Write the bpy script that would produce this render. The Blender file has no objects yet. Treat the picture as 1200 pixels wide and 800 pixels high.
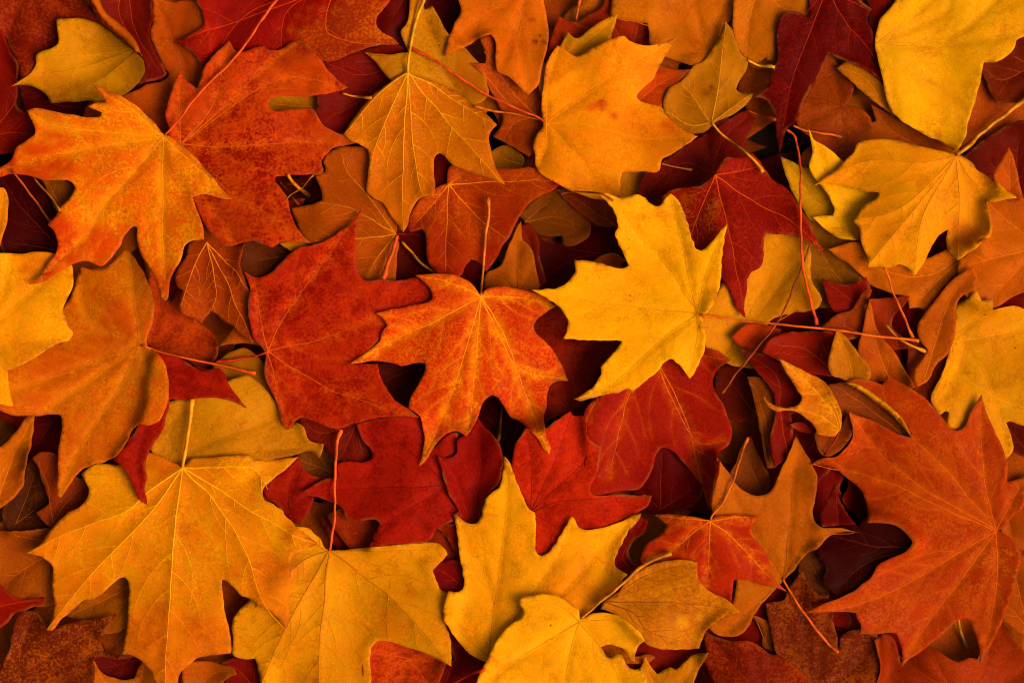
import bpy, math, random
import numpy as np
from mathutils import Vector
from mathutils.geometry import delaunay_2d_cdt

# ------------------------------------------------------------------ scene, camera, light
scene = bpy.context.scene
col = scene.collection
S = 0.0005                      # one drawing unit is half a millimetre; the bed in view is 60 x 40 cm
CAM_H = 1.75
Z_REF = 0.035

cam_data = bpy.data.cameras.new('camera')
cam = bpy.data.objects.new('camera', cam_data)
col.objects.link(cam)
cam.location = (0.0, 0.0, Z_REF + CAM_H)
cam.rotation_euler = (0.0, 0.0, 0.0)
cam_data.sensor_width = 36.0
cam_data.lens = 36.0 * CAM_H / (1200 * S)
cam_data.clip_start = 0.05
cam_data.clip_end = 50.0
cam_data.dof.use_dof = True
cam_data.dof.focus_distance = CAM_H - 0.002
cam_data.dof.aperture_fstop = 3.2
scene.camera = cam

SUN_EL, SUN_AZ = 46.0, -20.0    # degrees; azimuth counter-clockwise from +X: soft light from the right, a little below
world = bpy.data.worlds.new('World')
scene.world = world
world.use_nodes = True
wn = world.node_tree
sky = wn.nodes.new('ShaderNodeTexSky')
sky.sky_type = 'NISHITA'
sky.sun_disc = False
sky.sun_elevation = math.radians(SUN_EL)
sky.sun_rotation = math.radians(90.0 - SUN_AZ)
sky.air_density = 1.0
sky.dust_density = 8.0
sky.ozone_density = 0.5
wn.links.new(sky.outputs[0], wn.nodes['Background'].inputs[0])
wn.nodes['Background'].inputs[1].default_value = 0.066

sun_data = bpy.data.lights.new('sun', 'SUN')
sun_data.energy = 1.5
sun_data.angle = math.radians(42.0)
sun_data.color = (1.0, 0.90, 0.76)
sun = bpy.data.objects.new('sun', sun_data)
col.objects.link(sun)
el, az = math.radians(SUN_EL), math.radians(SUN_AZ)
sdir = Vector((math.cos(el) * math.cos(az), math.cos(el) * math.sin(az), math.sin(el)))
sun.rotation_euler = sdir.to_track_quat('Z', 'Y').to_euler()
sun.location = sdir * 5.0

scene.view_settings.view_transform = 'Standard'
scene.view_settings.look = 'None'
scene.view_settings.gamma = 1.0
scene.view_settings.use_curve_mapping = False
scene.view_settings.exposure = 1.38

scene.cycles.filter_width = 1.1
scene.cycles.max_bounces = 5
scene.cycles.diffuse_bounces = 3
scene.cycles.glossy_bounces = 2
scene.cycles.transmission_bounces = 4
scene.cycles.caustics_reflective = False
scene.cycles.caustics_refractive = False

rng = np.random.default_rng(7)
random.seed(7)

# ------------------------------------------------------------------ small maths helpers
FRAMES = {'z1': (180, 0, .375), 'z3': (460, 0, .3), 'z4': (700, 60, .3), 'z5': (860, 340, .25), 'p': (0, 0, 1.0)}


def path(s):
    """'@21 10,20 30,40': sheet 2,1 of the drawing (300 x 200 units, drawn at 4x); '@p' = drawing units."""
    out, f = [], FRAMES['p']
    for t in s.split():
        if t[0] == '@':
            k = t[1:]
            f = FRAMES.get(k) or (int(k[0]) * 300, int(k[1]) * 200, .25)
        else:
            a, b = t.split(',')
            out.append((f[0] + float(a) * f[2], f[1] + float(b) * f[2]))
    return np.array(out, float)


def lin(c):
    c = np.asarray(c, float) / 255.0
    return np.where(c <= 0.04045, c / 12.92, ((c + 0.055) / 1.055) ** 2.4)


def smooth_closed(p, step=3.0):
    """Curves through the outline's points, leaving the sharp lobe tips and sinuses as corners."""
    n = len(p)
    out = []
    d = np.roll(p, -1, 0) - p
    ang = np.arctan2(d[:, 1], d[:, 0])
    turn = np.abs((ang - np.roll(ang, 1) + np.pi) % (2 * np.pi) - np.pi)
    corner = turn > 1.15
    for i in range(n):
        p0, p1, p2, p3 = p[i - 1], p[i], p[(i + 1) % n], p[(i + 2) % n]
        L = np.hypot(*(p2 - p1))
        if L < 1e-6:
            continue
        l0, l2 = max(np.hypot(*(p1 - p0)), 1e-6), max(np.hypot(*(p3 - p2)), 1e-6)
        t1 = (p2 - p1) if corner[i] else ((p1 - p0) / l0 + (p2 - p1) / L) * 0.5 * L
        t2 = (p2 - p1) if corner[(i + 1) % n] else ((p2 - p1) / L + (p3 - p2) / l2) * 0.5 * L
        m = max(1, int(round(L / step)))
        for k in range(m):
            u = k / m
            h1, h2 = 2 * u**3 - 3 * u**2 + 1, -2 * u**3 + 3 * u**2
            h3, h4 = u**3 - 2 * u**2 + u, u**3 - u**2
            out.append(h1 * p1 + h2 * p2 + h3 * t1 + h4 * t2)
    return np.array(out)


def smooth_open(p, step=3.0):
    if len(p) == 2:
        m = max(2, int(np.hypot(*(p[1] - p[0])) / step) + 1)
        return p[0] + (p[1] - p[0]) * np.linspace(0, 1, m)[:, None]
    q = np.vstack([2 * p[0] - p[1], p, 2 * p[-1] - p[-2]])
    out = []
    for i in range(1, len(q) - 2):
        p0, p1, p2, p3 = q[i - 1], q[i], q[i + 1], q[i + 2]
        m = max(1, int(np.hypot(*(p2 - p1)) / step))
        for k in range(m):
            u = k / m
            out.append(0.5 * (2 * p1 + (p2 - p0) * u + (2 * p0 - 5 * p1 + 4 * p2 - p3) * u * u + (3 * p1 - p0 - 3 * p2 + p3) * u**3))
    out.append(p[-1])
    return np.array(out)


def inside(poly, pts):
    a, b = poly, np.roll(poly, -1, 0)
    ok = a[:, 1] != b[:, 1]
    a, b = a[ok], b[ok]
    sl = (b[:, 0] - a[:, 0]) / (b[:, 1] - a[:, 1])
    out = np.zeros(len(pts), bool)
    for k in range(0, len(pts), 3000):
        x, y = pts[k:k + 3000, 0][:, None], pts[k:k + 3000, 1][:, None]
        c = ((a[:, 1] > y) != (b[:, 1] > y)) & (x < sl * (y - a[:, 1]) + a[:, 0])
        out[k:k + 3000] = c.sum(1) % 2 == 1
    return out


def inside_grid(poly, xs, ys):
    """The same for a regular grid, row by row."""
    a, b = poly, np.roll(poly, -1, 0)
    m = np.zeros((len(ys), len(xs)), bool)
    for j, y in enumerate(ys):
        hit = (a[:, 1] > y) != (b[:, 1] > y)
        if hit.any():
            p, q = a[hit], b[hit]
            cr = np.sort(p[:, 0] + (q[:, 0] - p[:, 0]) * (y - p[:, 1]) / (q[:, 1] - p[:, 1]))
            m[j] = np.searchsorted(cr, xs) % 2 == 1
    return m


def seg_dist(pts, a, b):
    """Distance of every point to the nearest of the segments a-b."""
    out = np.full(len(pts), 1e9)
    d = b - a
    dd = np.maximum((d * d).sum(1), 1e-9)
    for k0 in range(0, len(pts), 4000):
        q = pts[k0:k0 + 4000]
        r = q[:, None, :] - a[None]
        t = np.clip((r * d[None]).sum(2) / dd[None], 0, 1)
        e = r - t[..., None] * d[None]
        out[k0:k0 + 4000] = np.sqrt((e * e).sum(2).min(1))
    return out


def sstep(a, b, x):
    t = np.clip((x - a) / (b - a), 0, 1)
    return t * t * (3 - 2 * t)


class Waves:
    """Smooth random field out of a few sine waves."""
    def __init__(self, r, n, lo, hi):
        self.w = []
        for _ in range(n):
            a, L = r.uniform(0, 2 * np.pi), r.uniform(lo, hi)
            self.w.append((np.cos(a) * 2 * np.pi / L, np.sin(a) * 2 * np.pi / L, r.uniform(0, 6.28)))

    def __call__(self, x, y):
        return sum(np.sin(kx * x + ky * y + ph) for kx, ky, ph in self.w) / math.sqrt(len(self.w))


# ------------------------------------------------------------------ materials
def nd(nt, kind, **kw):
    n = nt.nodes.new(kind)
    for k, v in kw.items():
        setattr(n, k, v)
    return n


def math_node(nt, op, a, b=None, clamp=False):
    n = nt.nodes.new('ShaderNodeMath')
    n.operation = op
    n.use_clamp = clamp
    for i, v in enumerate((a, b)):
        if v is None:
            continue
        if isinstance(v, (int, float)):
            n.inputs[i].default_value = v
        else:
            nt.links.new(v, n.inputs[i])
    return n.outputs[0]


def mapr(nt, v, a, b, c=0.0, d=1.0):
    n = nt.nodes.new('ShaderNodeMapRange')
    n.interpolation_type = 'SMOOTHSTEP'
    nt.links.new(v, n.inputs[0])
    for i, x in enumerate((a, b, c, d)):
        n.inputs[i + 1].default_value = x
    return n.outputs[0]


def mixc(nt, f, a, b, mode='MIX'):
    n = nt.nodes.new('ShaderNodeMix')
    n.data_type = 'RGBA'
    n.blend_type = mode
    for i, v in ((0, f), (6, a), (7, b)):
        if isinstance(v, (int, float)):
            n.inputs[i].default_value = v
        elif isinstance(v, tuple):
            n.inputs[i].default_value = v
        else:
            nt.links.new(v, n.inputs[i])
    return n.outputs[2]


def blade_material():
    m = bpy.data.materials.new('leaf_blade')
    m.use_nodes = True
    nt = m.node_tree
    nt.nodes.clear()
    out = nd(nt, 'ShaderNodeOutputMaterial')
    tc0 = nd(nt, 'ShaderNodeTexCoord').outputs['Object']
    rnd = nd(nt, 'ShaderNodeObjectInfo').outputs['Random']
    cx = nd(nt, 'ShaderNodeCombineXYZ')
    for i, k in enumerate((7.0, 13.0, 3.0)):
        nt.links.new(math_node(nt, 'MULTIPLY', rnd, k), cx.inputs[i])
    va = nd(nt, 'ShaderNodeVectorMath', operation='ADD')
    nt.links.new(tc0, va.inputs[0])
    nt.links.new(cx.outputs[0], va.inputs[1])
    tc = va.outputs[0]

    def noise(scale, detail, rough=0.55, dist=0.0):
        n = nd(nt, 'ShaderNodeTexNoise')
        nt.links.new(tc, n.inputs['Vector'])
        n.inputs['Scale'].default_value = scale
        n.inputs['Detail'].default_value = detail
        n.inputs['Roughness'].default_value = rough
        n.inputs['Distortion'].default_value = dist
        return n.outputs['Fac']

    def objattr(name):
        return nd(nt, 'ShaderNodeAttribute', attribute_type='OBJECT', attribute_name=name)

    def vattr(name):
        return nd(nt, 'ShaderNodeAttribute', attribute_type='GEOMETRY', attribute_name=name)

    base = vattr('pigment').outputs['Color']
    vd = vattr('vein_distance').outputs['Fac']
    sd = vattr('side_vein_distance').outputs['Fac']
    ed = vattr('edge_distance').outputs['Fac']
    c2 = objattr('second_colour').outputs['Color']
    mot = objattr('mottle').outputs['Fac']
    halo_c = objattr('halo_colour').outputs['Color']
    halo = objattr('halo').outputs['Fac']
    fleck = objattr('flecks').outputs['Fac']
    net = objattr('netting').outputs['Fac']

    # blotches of the second pigment: coarse patches broken up by fine grain
    n_coarse = noise(42.0, 2.0, 0.55, 0.4)
    n_fine = noise(620.0, 3.0, 0.7)
    n_mid = noise(120.0, 3.0, 0.62, 0.0)
    s = math_node(nt, 'ADD', math_node(nt, 'MULTIPLY', n_coarse, 0.26), math_node(nt, 'MULTIPLY', n_mid, 0.34))
    s = math_node(nt, 'ADD', s, math_node(nt, 'MULTIPLY', n_fine, 0.62))
    blot = mapr(nt, s, 0.50, 0.66)
    c = mixc(nt, math_node(nt, 'MULTIPLY', blot, mot, True), base, c2)
    # dry, browned patches and fine pale pitting
    n_age = noise(70.0, 3.0, 0.65, 0.5)
    n_pit = noise(950.0, 2.0, 0.6)
    c = mixc(nt, math_node(nt, 'MULTIPLY', mapr(nt, n_age, 0.55, 0.70), 0.55), c, mixc(nt, 1.0, c, (0.80, 0.62, 0.5, 1), 'MULTIPLY'))
    c = mixc(nt, math_node(nt, 'MULTIPLY', mapr(nt, n_pit, 0.54, 0.68), mapr(nt, n_coarse, 0.35, 0.65, 0.1, 0.6)), c, mixc(nt, 1.0, c, (1.22, 1.45, 1.2, 1), 'MULTIPLY'))
    c = mixc(nt, math_node(nt, 'MULTIPLY', mapr(nt, n_pit, 0.46, 0.34), mapr(nt, n_age, 0.35, 0.65, 0.1, 0.6)), c, mixc(nt, 1.0, c, (0.74, 0.6, 0.6, 1), 'MULTIPLY'))
    # paler or redder tissue along the veins
    hn = math_node(nt, 'MULTIPLY', mapr(nt, n_mid, 0.32, 0.62), mapr(nt, n_fine, 0.30, 0.62))
    near = math_node(nt, 'ADD', mapr(nt, vd, 0.0055, 0.0), math_node(nt, 'MULTIPLY', mapr(nt, sd, 0.0022, 0.0), 0.5), True)
    c = mixc(nt, math_node(nt, 'MULTIPLY', math_node(nt, 'MULTIPLY', near, hn), halo, True), c, halo_c)
    # fine net of veinlets
    vor = nd(nt, 'ShaderNodeTexVoronoi', feature='DISTANCE_TO_EDGE')
    vw = nd(nt, 'ShaderNodeVectorMath', operation='MULTIPLY_ADD')
    nt.links.new(tc, vw.inputs[0])
    vw.inputs[1].default_value = (1, 1, 1)
    jn = nd(nt, 'ShaderNodeTexNoise')
    nt.links.new(tc, jn.inputs['Vector'])
    jn.inputs['Scale'].default_value = 260.0
    sc = nd(nt, 'ShaderNodeVectorMath', operation='SCALE')
    nt.links.new(jn.outputs['Color'], sc.inputs[0])
    sc.inputs['Scale'].default_value = 0.0022
    nt.links.new(sc.outputs[0], vw.inputs[2])
    nt.links.new(vw.outputs[0], vor.inputs['Vector'])
    vor.inputs['Scale'].default_value = 300.0
    line = mapr(nt, vor.outputs['Distance'], 0.10, 0.0)
    c = mixc(nt, math_node(nt, 'MULTIPLY', math_node(nt, 'MULTIPLY', line, hn), net, True), c, halo_c)
    # darker main areoles between the side veins
    v2 = nd(nt, 'ShaderNodeTexVoronoi', feature='DISTANCE_TO_EDGE')
    nt.links.new(vw.outputs[0], v2.inputs['Vector'])
    v2.inputs['Scale'].default_value = 120.0
    line2 = mapr(nt, v2.outputs['Distance'], 0.045, 0.0)
    both = math_node(nt, 'ADD', math_node(nt, 'MULTIPLY', line, 0.35), math_node(nt, 'MULTIPLY', line2, 0.6), True)
    c = mixc(nt, math_node(nt, 'MULTIPLY', both, mapr(nt, n_age, 0.36, 0.6, 0.15, 0.6)), c, mixc(nt, 1.0, c, (0.72, 0.55, 0.5, 1), 'MULTIPLY'))
    # brightness grain, dry darker rim, small brown flecks
    g = mapr(nt, n_mid, 0.25, 0.75, 0.86, 1.12)
    c = mixc(nt, 1.0, c, math_node(nt, 'MULTIPLY', g, mapr(nt, n_fine, 0.25, 0.75, 0.90, 1.10)), 'MULTIPLY')
    rim = math_node(nt, 'MULTIPLY', mapr(nt, ed, 0.0022, 0.0), mapr(nt, n_age, 0.46, 0.66, 0.0, 0.75))
    c = mixc(nt, rim, c, (0.20, 0.045, 0.006, 1))
    fv = nd(nt, 'ShaderNodeTexVoronoi', feature='F1')
    nt.links.new(tc, fv.inputs['Vector'])
    fv.inputs['Scale'].default_value = 170.0
    spot = math_node(nt, 'MULTIPLY', mapr(nt, fv.outputs['Distance'], 0.15, 0.05), math_node(nt, 'GREATER_THAN', n_coarse, 0.53))
    sep = nd(nt, 'ShaderNodeSeparateColor')
    nt.links.new(fv.outputs['Color'], sep.inputs[0])
    spot = math_node(nt, 'MULTIPLY', spot, math_node(nt, 'GREATER_THAN', sep.outputs[0], 0.62))
    c = mixc(nt, math_node(nt, 'MULTIPLY', spot, fleck, True), c, (0.06, 0.018, 0.004, 1))

    h = noise(260.0, 3.0, 0.7)
    bump = nd(nt, 'ShaderNodeBump')
    bump.inputs['Strength'].default_value = 0.35
    bump.inputs['Distance'].default_value = 0.0006
    nt.links.new(h, bump.inputs['Height'])

    p = nd(nt, 'ShaderNodeBsdfPrincipled')
    nt.links.new(c, p.inputs['Base Color'])
    nt.links.new(mapr(nt, n_mid, 0.3, 0.7, 0.48, 0.66), p.inputs['Roughness'])
    p.inputs['Specular IOR Level'].default_value = 0.02
    nt.links.new(bump.outputs[0], p.inputs['Normal'])
    tr = nd(nt, 'ShaderNodeBsdfTranslucent')
    nt.links.new(c, tr.inputs['Color'])
    nt.links.new(bump.outputs[0], tr.inputs['Normal'])
    mx = nd(nt, 'ShaderNodeMixShader')
    mx.inputs[0].default_value = 0.28
    nt.links.new(p.outputs[0], mx.inputs[1])
    nt.links.new(tr.outputs[0], mx.inputs[2])
    nt.links.new(mx.outputs[0], out.inputs[0])
    return m


def plain_material(name, attr, rough, grain_scale, lo, hi):
    """Stems and veins: the object's own colour with a little grain along it."""
    m = bpy.data.materials.new(name)
    m.use_nodes = True
    nt = m.node_tree
    p = nt.nodes['Principled BSDF']
    a = nd(nt, 'ShaderNodeAttribute', attribute_type='GEOMETRY' if attr == 'pigment' else 'OBJECT', attribute_name=attr)
    n = nd(nt, 'ShaderNodeTexNoise')
    n.inputs['Scale'].default_value = grain_scale
    n.inputs['Detail'].default_value = 4.0
    tc = nd(nt, 'ShaderNodeTexCoord')
    nt.links.new(tc.outputs['Object'], n.inputs['Vector'])
    nt.links.new(mixc(nt, 1.0, a.outputs['Color'], mapr(nt, n.outputs['Fac'], 0.3, 0.7, lo, hi), 'MULTIPLY'), p.inputs['Base Color'])
    p.inputs['Roughness'].default_value = rough
    p.inputs['Specular IOR Level'].default_value = 0.03 if attr == 'pigment' else 0.08
    return m


def soil_material():
    m = bpy.data.materials.new('soil')
    m.use_nodes = True
    nt = m.node_tree
    p = nt.nodes['Principled BSDF']
    tc = nd(nt, 'ShaderNodeTexCoord').outputs['Object']
    n = nd(nt, 'ShaderNodeTexNoise')
    nt.links.new(tc, n.inputs['Vector'])
    n.inputs['Scale'].default_value = 90.0
    n.inputs['Detail'].default_value = 8.0
    nt.links.new(mixc(nt, n.outputs['Fac'], (0.008, 0.004, 0.002, 1), (0.035, 0.016, 0.007, 1)), p.inputs['Base Color'])
    p.inputs['Roughness'].default_value = 0.95
    p.inputs['Specular IOR Level'].default_value = 0.02
    b = nd(nt, 'ShaderNodeBump')
    b.inputs['Distance'].default_value = 0.004
    nt.links.new(n.outputs['Fac'], b.inputs['Height'])
    nt.links.new(b.outputs[0], p.inputs['Normal'])
    return m


M_BLADE = blade_material()
M_STEM = plain_material('leaf_stem', 'stem_colour', 0.5, 160.0, 0.5, 1.2)
M_VEIN = plain_material('leaf_vein', 'pigment', 0.6, 300.0, 0.8, 1.15)
M_SOIL = soil_material()

# ------------------------------------------------------------------ the list of leaves
LEAVES, LOOSE = [], []


def leaf(label, layer, outline, base, veins, c1, c2, **o):
    LEAVES.append(dict(label=label, layer=layer, outline=path(outline), base=path(base)[0],
                       veins=[path(v) for v in veins.split('|')] if veins else [], c1=c1, c2=c2, **o))


def loose_stem(label, pts, width, colour):
    LOOSE.append(dict(label=label, pts=path(pts), width=width, colour=colour))

# ---- middle of the bed
leaf('bright orange leaf speckled red, its thin stem upright, touching the clear yellow leaf', 90,
     '@11 745,490 810,485 900,487 960,500 1000,520 1030,555 1055,585 1075,560 1110,548 1160,542 @21 30,553 90,570 150,590 205,635 160,665 120,690 103,725 115,760 155,800 @22 190,35 220,85 245,140 265,185 215,190 180,205 165,245 162,300 150,345 150,385 158,430 178,500 172,525 150,500 110,440 60,390 20,365 0,357 @12 1160,300 1125,255 1100,250 1075,275 1050,325 1030,380 985,440 950,420 920,420 870,450 835,490 805,545 765,585 780,530 790,480 785,420 770,350 740,325 715,310 720,275 760,200 795,130 795,100 760,98 720,108 680,115 650,105 600,95 540,92 490,100 440,105 480,75 530,45 575,0 @11 580,795 590,765 618,725 590,690 560,668 640,650 740,630 810,615 828,600 825,575 815,550 775,510',
     '@11 1055,588', '@11 840,705 700,765 @12 450,100|@11 1000,780 @12 950,150 880,330 770,575|@11 1170,780 @22 60,230 172,515|@21 60,600 200,636|@11 900,520 750,492|@12 1010,300 985,435|@22 20,110 255,180',
     (236, 110, 12), (206, 58, 8), mot=.9, halo=.7, hc=(242, 152, 20), net=.35, ct=(226, 96, 10), vc=(228, 140, 25), stem='@11 1057,582 1062,480 1075,320 1092,200 1088,125', sw=3.6, sc=(215, 110, 25), cup=-6,
     spots=[('@12 800,520', 26, (205, 120, 20)), ('@12 970,390', 22, (180, 90, 15)), ('@22 165,480', 30, (225, 135, 15))])
leaf('clear yellow leaf with deep lobes and a long red stem, over the speckled orange leaf', 93,
     '@21 400,115 450,118 510,135 540,130 590,118 620,135 655,165 690,168 710,140 735,108 770,140 800,200 820,260 840,330 860,370 880,378 920,345 960,300 1000,255 985,330 975,420 972,500 960,570 940,620 905,668 880,680 890,710 900,750 903,800 @22 895,50 870,110 850,150 830,172 805,140 775,105 740,82 710,95 690,125 640,170 600,205 560,240 545,225 500,235 440,245 380,262 320,275 285,268 330,245 375,215 400,180 415,150 415,120 440,90 470,55 500,20 513,0 @21 500,797 400,795 300,790 240,785 258,740 262,705 245,670 210,630 150,590 90,560 140,558 210,552 265,520 295,470 290,420 340,422 400,432 460,450 520,460 545,445 525,400 495,340 480,290 492,270 485,220 465,180 430,145',
     '@21 868,672', '@21 740,470 640,350 420,125|@21 620,645 350,610 100,562|@21 900,500 995,262|@21 700,790 @22 480,190 300,268|@21 862,790 @22 828,165|@21 770,260 735,115',
     (246, 172, 12), (238, 146, 11), mot=.45, vc=(176, 100, 14), flecks=.7, stem='@21 875,676 1000,695 1195,716 @31 240,740 450,768 690,798', sw=3.0, sc=(222, 96, 18), cup=7, z=4)
leaf('crimson leaf with pale veins tucked beneath the speckled orange leaf', 72,
     '@11 497,183 480,240 470,300 468,400 480,480 510,515 560,510 640,515 700,510 740,500 800,530 840,600 760,700 640,760 @12 575,0 530,45 480,85 440,105 570,105 585,170 620,230 660,280 715,315 765,355 700,350 620,350 540,365 470,380 440,387 400,408 360,405 310,385 260,370 215,355 185,375 150,415 130,390 110,320 80,250 50,180 40,120 45,60 20,20 @p 298,398 293,375 291,355 294,340 287,318 300,325 315,322 @11 120,430 180,380 220,357 260,355 300,345 380,300 440,250',
     '@12 52,45', '@11 130,690 280,480 485,200|@p 298,330|@11 300,790 440,740 600,690|@12 280,190 450,265 750,352|@12 120,300 152,405',
     (172, 30, 6), (194, 54, 8), mot=.55, halo=.6, hc=(212, 92, 16), net=.25, vc=(205, 92, 22), stem='@12 52,50 0,68 @02 1100,85 1010,97', sw=2.8, sc=(190, 40, 12), cup=4)
leaf('deep red leaf with mottled orange veins under the clear yellow leaf', 62,
     '@22 900,30 960,45 1020,85 960,140 940,180 945,220 990,300 1020,380 1030,450 1010,490 965,520 960,600 940,680 925,760 920,795 890,680 840,610 770,530 730,500 700,497 680,520 660,590 630,650 600,690 570,698 500,700 430,715 365,720 340,640 345,500 340,380 340,320 420,240 550,90 680,-20 850,-30',
     '@22 640,10', '@22 550,240 500,420 458,640|@22 700,130 770,260 840,440 915,770|@22 850,60 1000,85|@22 840,440 1010,470|@22 440,200 345,370',
     (192, 46, 6), (164, 26, 5), mot=.7, halo=.55, hc=(210, 92, 13), net=.2, vc=(212, 112, 22), cup=5)
leaf('scarlet leaf with ragged tip and dark veins between the speckled and golden leaves', 73,
     '@22 275,325 240,345 200,370 155,405 110,420 65,405 25,460 5,530 0,600 30,690 80,785 @23 100,60 105,195 140,202 200,160 280,30 320,80 400,75 480,50 560,12 600,-10 @22 640,765 655,720 600,720 520,715 430,718 380,717 365,690 385,640 410,560 418,490 380,475 350,440 345,380 330,345 285,345',
     '@22 85,800', '@22 200,560 280,335|@22 95,600 68,420|@22 300,600 412,495|@22 250,745 645,724|@23 200,60 290,40',
     (186, 34, 6), (206, 58, 8), mot=.5, vc=(110, 20, 8), cup=4, flecks=.6)
leaf('red lobe with a shaded fold standing just above the tip of the golden leaf', 75,
     '@12 1040,362 1080,410 1130,460 1155,520 1157,600 1140,660 1085,720 1055,800 @13 1045,40 1000,52 960,27 930,5 @12 950,792 910,720 880,640 855,540 900,545 940,520 945,460 990,430',
     '@13 1010,60', '@12 1050,600 1045,380|@12 930,640 862,548|@12 1110,620 1150,540', (184, 32, 6), (150, 18, 5), mot=.6, vc=(150, 35, 10), cup=6)
leaf('broad dark crimson leaf with a long dark midrib under the pale-veined crimson leaf', 60,
     '@12 470,385 540,365 640,350 720,345 765,350 790,420 800,500 830,500 880,450 920,425 945,430 945,500 920,535 880,545 865,560 880,640 915,720 955,795 @13 940,30 850,75 815,130 700,145 530,162 560,100 582,50 560,30 500,38 440,40 415,20 @12 410,790 340,745 200,715 300,655 380,635 372,600 388,570 450,562 530,560 547,545 540,510 500,460',
     '@12 900,675', '@12 500,688 210,713|@12 700,500 520,400|@12 800,480 830,440|@13 600,60 540,150|@12 930,560 930,450',
     (160, 24, 5), (184, 40, 7), mot=.45, vc=(105, 14, 6), cup=3)
leaf('small crimson leaf wedged between the large golden lobe and the dark midrib leaf', 58,
     '@12 200,535 215,590 240,615 300,640 350,640 300,670 205,712 270,730 255,780 @13 200,60 150,40 @12 120,800 80,755 40,730 36,685 70,650 150,590', '@12 150,790', '@12 160,680 205,560|@12 230,730 290,660|@12 90,740 45,700',
     (158, 26, 5), (180, 44, 6), mot=.4, vc=(110, 18, 6))
leaf('brown shaded leaf beside the orange stem below the crimson leaf', 36,
     '@12 190,530 260,500 330,490 400,540 400,640 330,680 250,650 190,610', '@12 400,640', '@12 210,560|@12 330,500', (140, 70, 8), (110, 45, 6), mot=.5)
leaf('dull wine red leaf between the pale-veined crimson leaf and the orange stem', 46,
     '@12 200,350 270,360 360,390 480,370 500,430 560,520 545,575 390,560 340,520 310,480 250,460 215,400', '@12 470,380', '@12 300,430 230,380|@12 500,540|@12 400,540', (150, 40, 6), (120, 24, 5), mot=.5)
leaf('dark red leaf with faint veins between the clear yellow leaf and the speckled orange leaf', 50,
     '@21 100,680 215,630 270,700 400,780 560,790 @22 520,10 450,100 415,150 350,250 335,320 280,325 210,355 150,390 120,330 165,240 180,205 215,190 260,190 210,100 120,0', '@21 480,790', '@22 400,95 270,180 165,235|@22 420,200 330,300|@21 250,720',
     (150, 26, 5), (172, 52, 7), mot=.6, vc=(160, 60, 14))
leaf('dark wine leaf in the gap between the speckled orange leaf and the pale-veined crimson leaf', 30,
     '@12 540,80 820,80 820,160 740,290 690,330 620,250 560,160', '@12 820,80', '@12 680,150 590,190|@12 700,280', (120, 30, 6), (90, 15, 4), mot=.5)
leaf('dark maroon leaf in the gap between the two long points of the speckled leaf', 28,
     '@12 1000,300 1100,220 1230,280 1260,500 1210,580 1120,500 1040,400', '@12 1210,560', '@12 1100,300|@12 1220,320', (120, 18, 4), (90, 10, 3), mot=.5)
leaf('maroon leaf showing in the wide notch of the mottled red leaf', 42,
     '@22 560,700 640,590 690,480 740,470 820,560 900,660 890,730 760,810 640,800', '@22 700,790', '@22 700,520|@22 850,690|@22 600,700', (140, 16, 5), (110, 10, 4), mot=.5)
leaf('narrow dark red leaf edge beside the notched golden lobe', 57,
     '@23 470,270 478,210 510,145 548,80 600,15 637,38 620,92 572,130 547,180 560,220 605,252 560,278', '@23 560,270', '@23 520,200 610,40', (158, 22, 5), (130, 14, 4), mot=.4)
leaf('maroon leaf seen between the golden leaf and the brown-veined yellow leaf', 40,
     '@13 800,230 960,220 1000,300 1000,360 960,380 860,370', '@13 990,360', '@13 850,265|@13 900,350', (150, 18, 4), (120, 10, 4), mot=.4)
leaf('small orange red leaf edge beside the outermost point of the golden leaf', 44,
     '@13 845,72 940,50 990,90 960,200 920,165 890,110', '@13 960,190', '@13 870,85', (176, 50, 7), (150, 30, 5), mot=.4)
leaf('wine red leaf with an orange stem between the bitten and the brown-veined yellow leaves', 48,
     '@13 870,480 940,560 1020,650 1100,690 1080,800 1040,870 840,870 850,780 890,700 930,700', '@13 870,850', '@13 950,640|@13 1060,720', (150, 20, 4), (120, 14, 4), mot=.4,
     stem='@13 900,815 980,770 1075,708', sw=3.2, sc=(200, 60, 14))
leaf('small red veined leaf framed by the notch of the brown-veined yellow leaf', 52,
     '@13 510,640 550,600 620,590 700,615 800,645 890,695 880,740 855,800 840,870 510,870', '@13 710,690', '@13 690,740 685,860|@13 560,660|@13 870,712|@13 800,800 770,860|@13 600,800',
     (186, 44, 8), (206, 78, 12), mot=.5, halo=.5, hc=(214, 100, 18), vc=(215, 90, 30), flecks=.9)

# ---- lower edge, middle
leaf('golden yellow leaf with tall pointed lobes under the smaller yellow leaf', 80,
     '@12 1165,535 1160,600 1140,680 1085,720 1060,795 @13 1050,30 1035,48 1000,50 960,25 930,5 945,100 955,200 970,280 972,350 950,368 905,365 890,400 880,480 920,555 960,610 1010,660 1080,690 1150,700 @23 100,600 300,560 330,490 400,420 480,350 535,280 500,262 480,245 480,210 510,150 540,90 590,30 605,0 560,15 500,45 420,68 350,78 310,60 280,12 250,60 210,130 170,180 140,200 115,190 108,150 110,50 105,0 @22 100,795 80,780 50,720 20,650 0,590 @12 1190,560',
     '@13 1090,668', '@13 1130,350 1170,0 @12 1167,545|@13 1110,390 990,150 935,12|@23 130,330 230,180 280,20|@23 250,360 420,170 598,8|@13 1010,600 885,480|@23 200,480 320,470',
     (243, 162, 14), (228, 134, 10), mot=.4, vc=(170, 92, 14), cup=5, spots=[('@23 300,370', 40, (228, 130, 12))])
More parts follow.
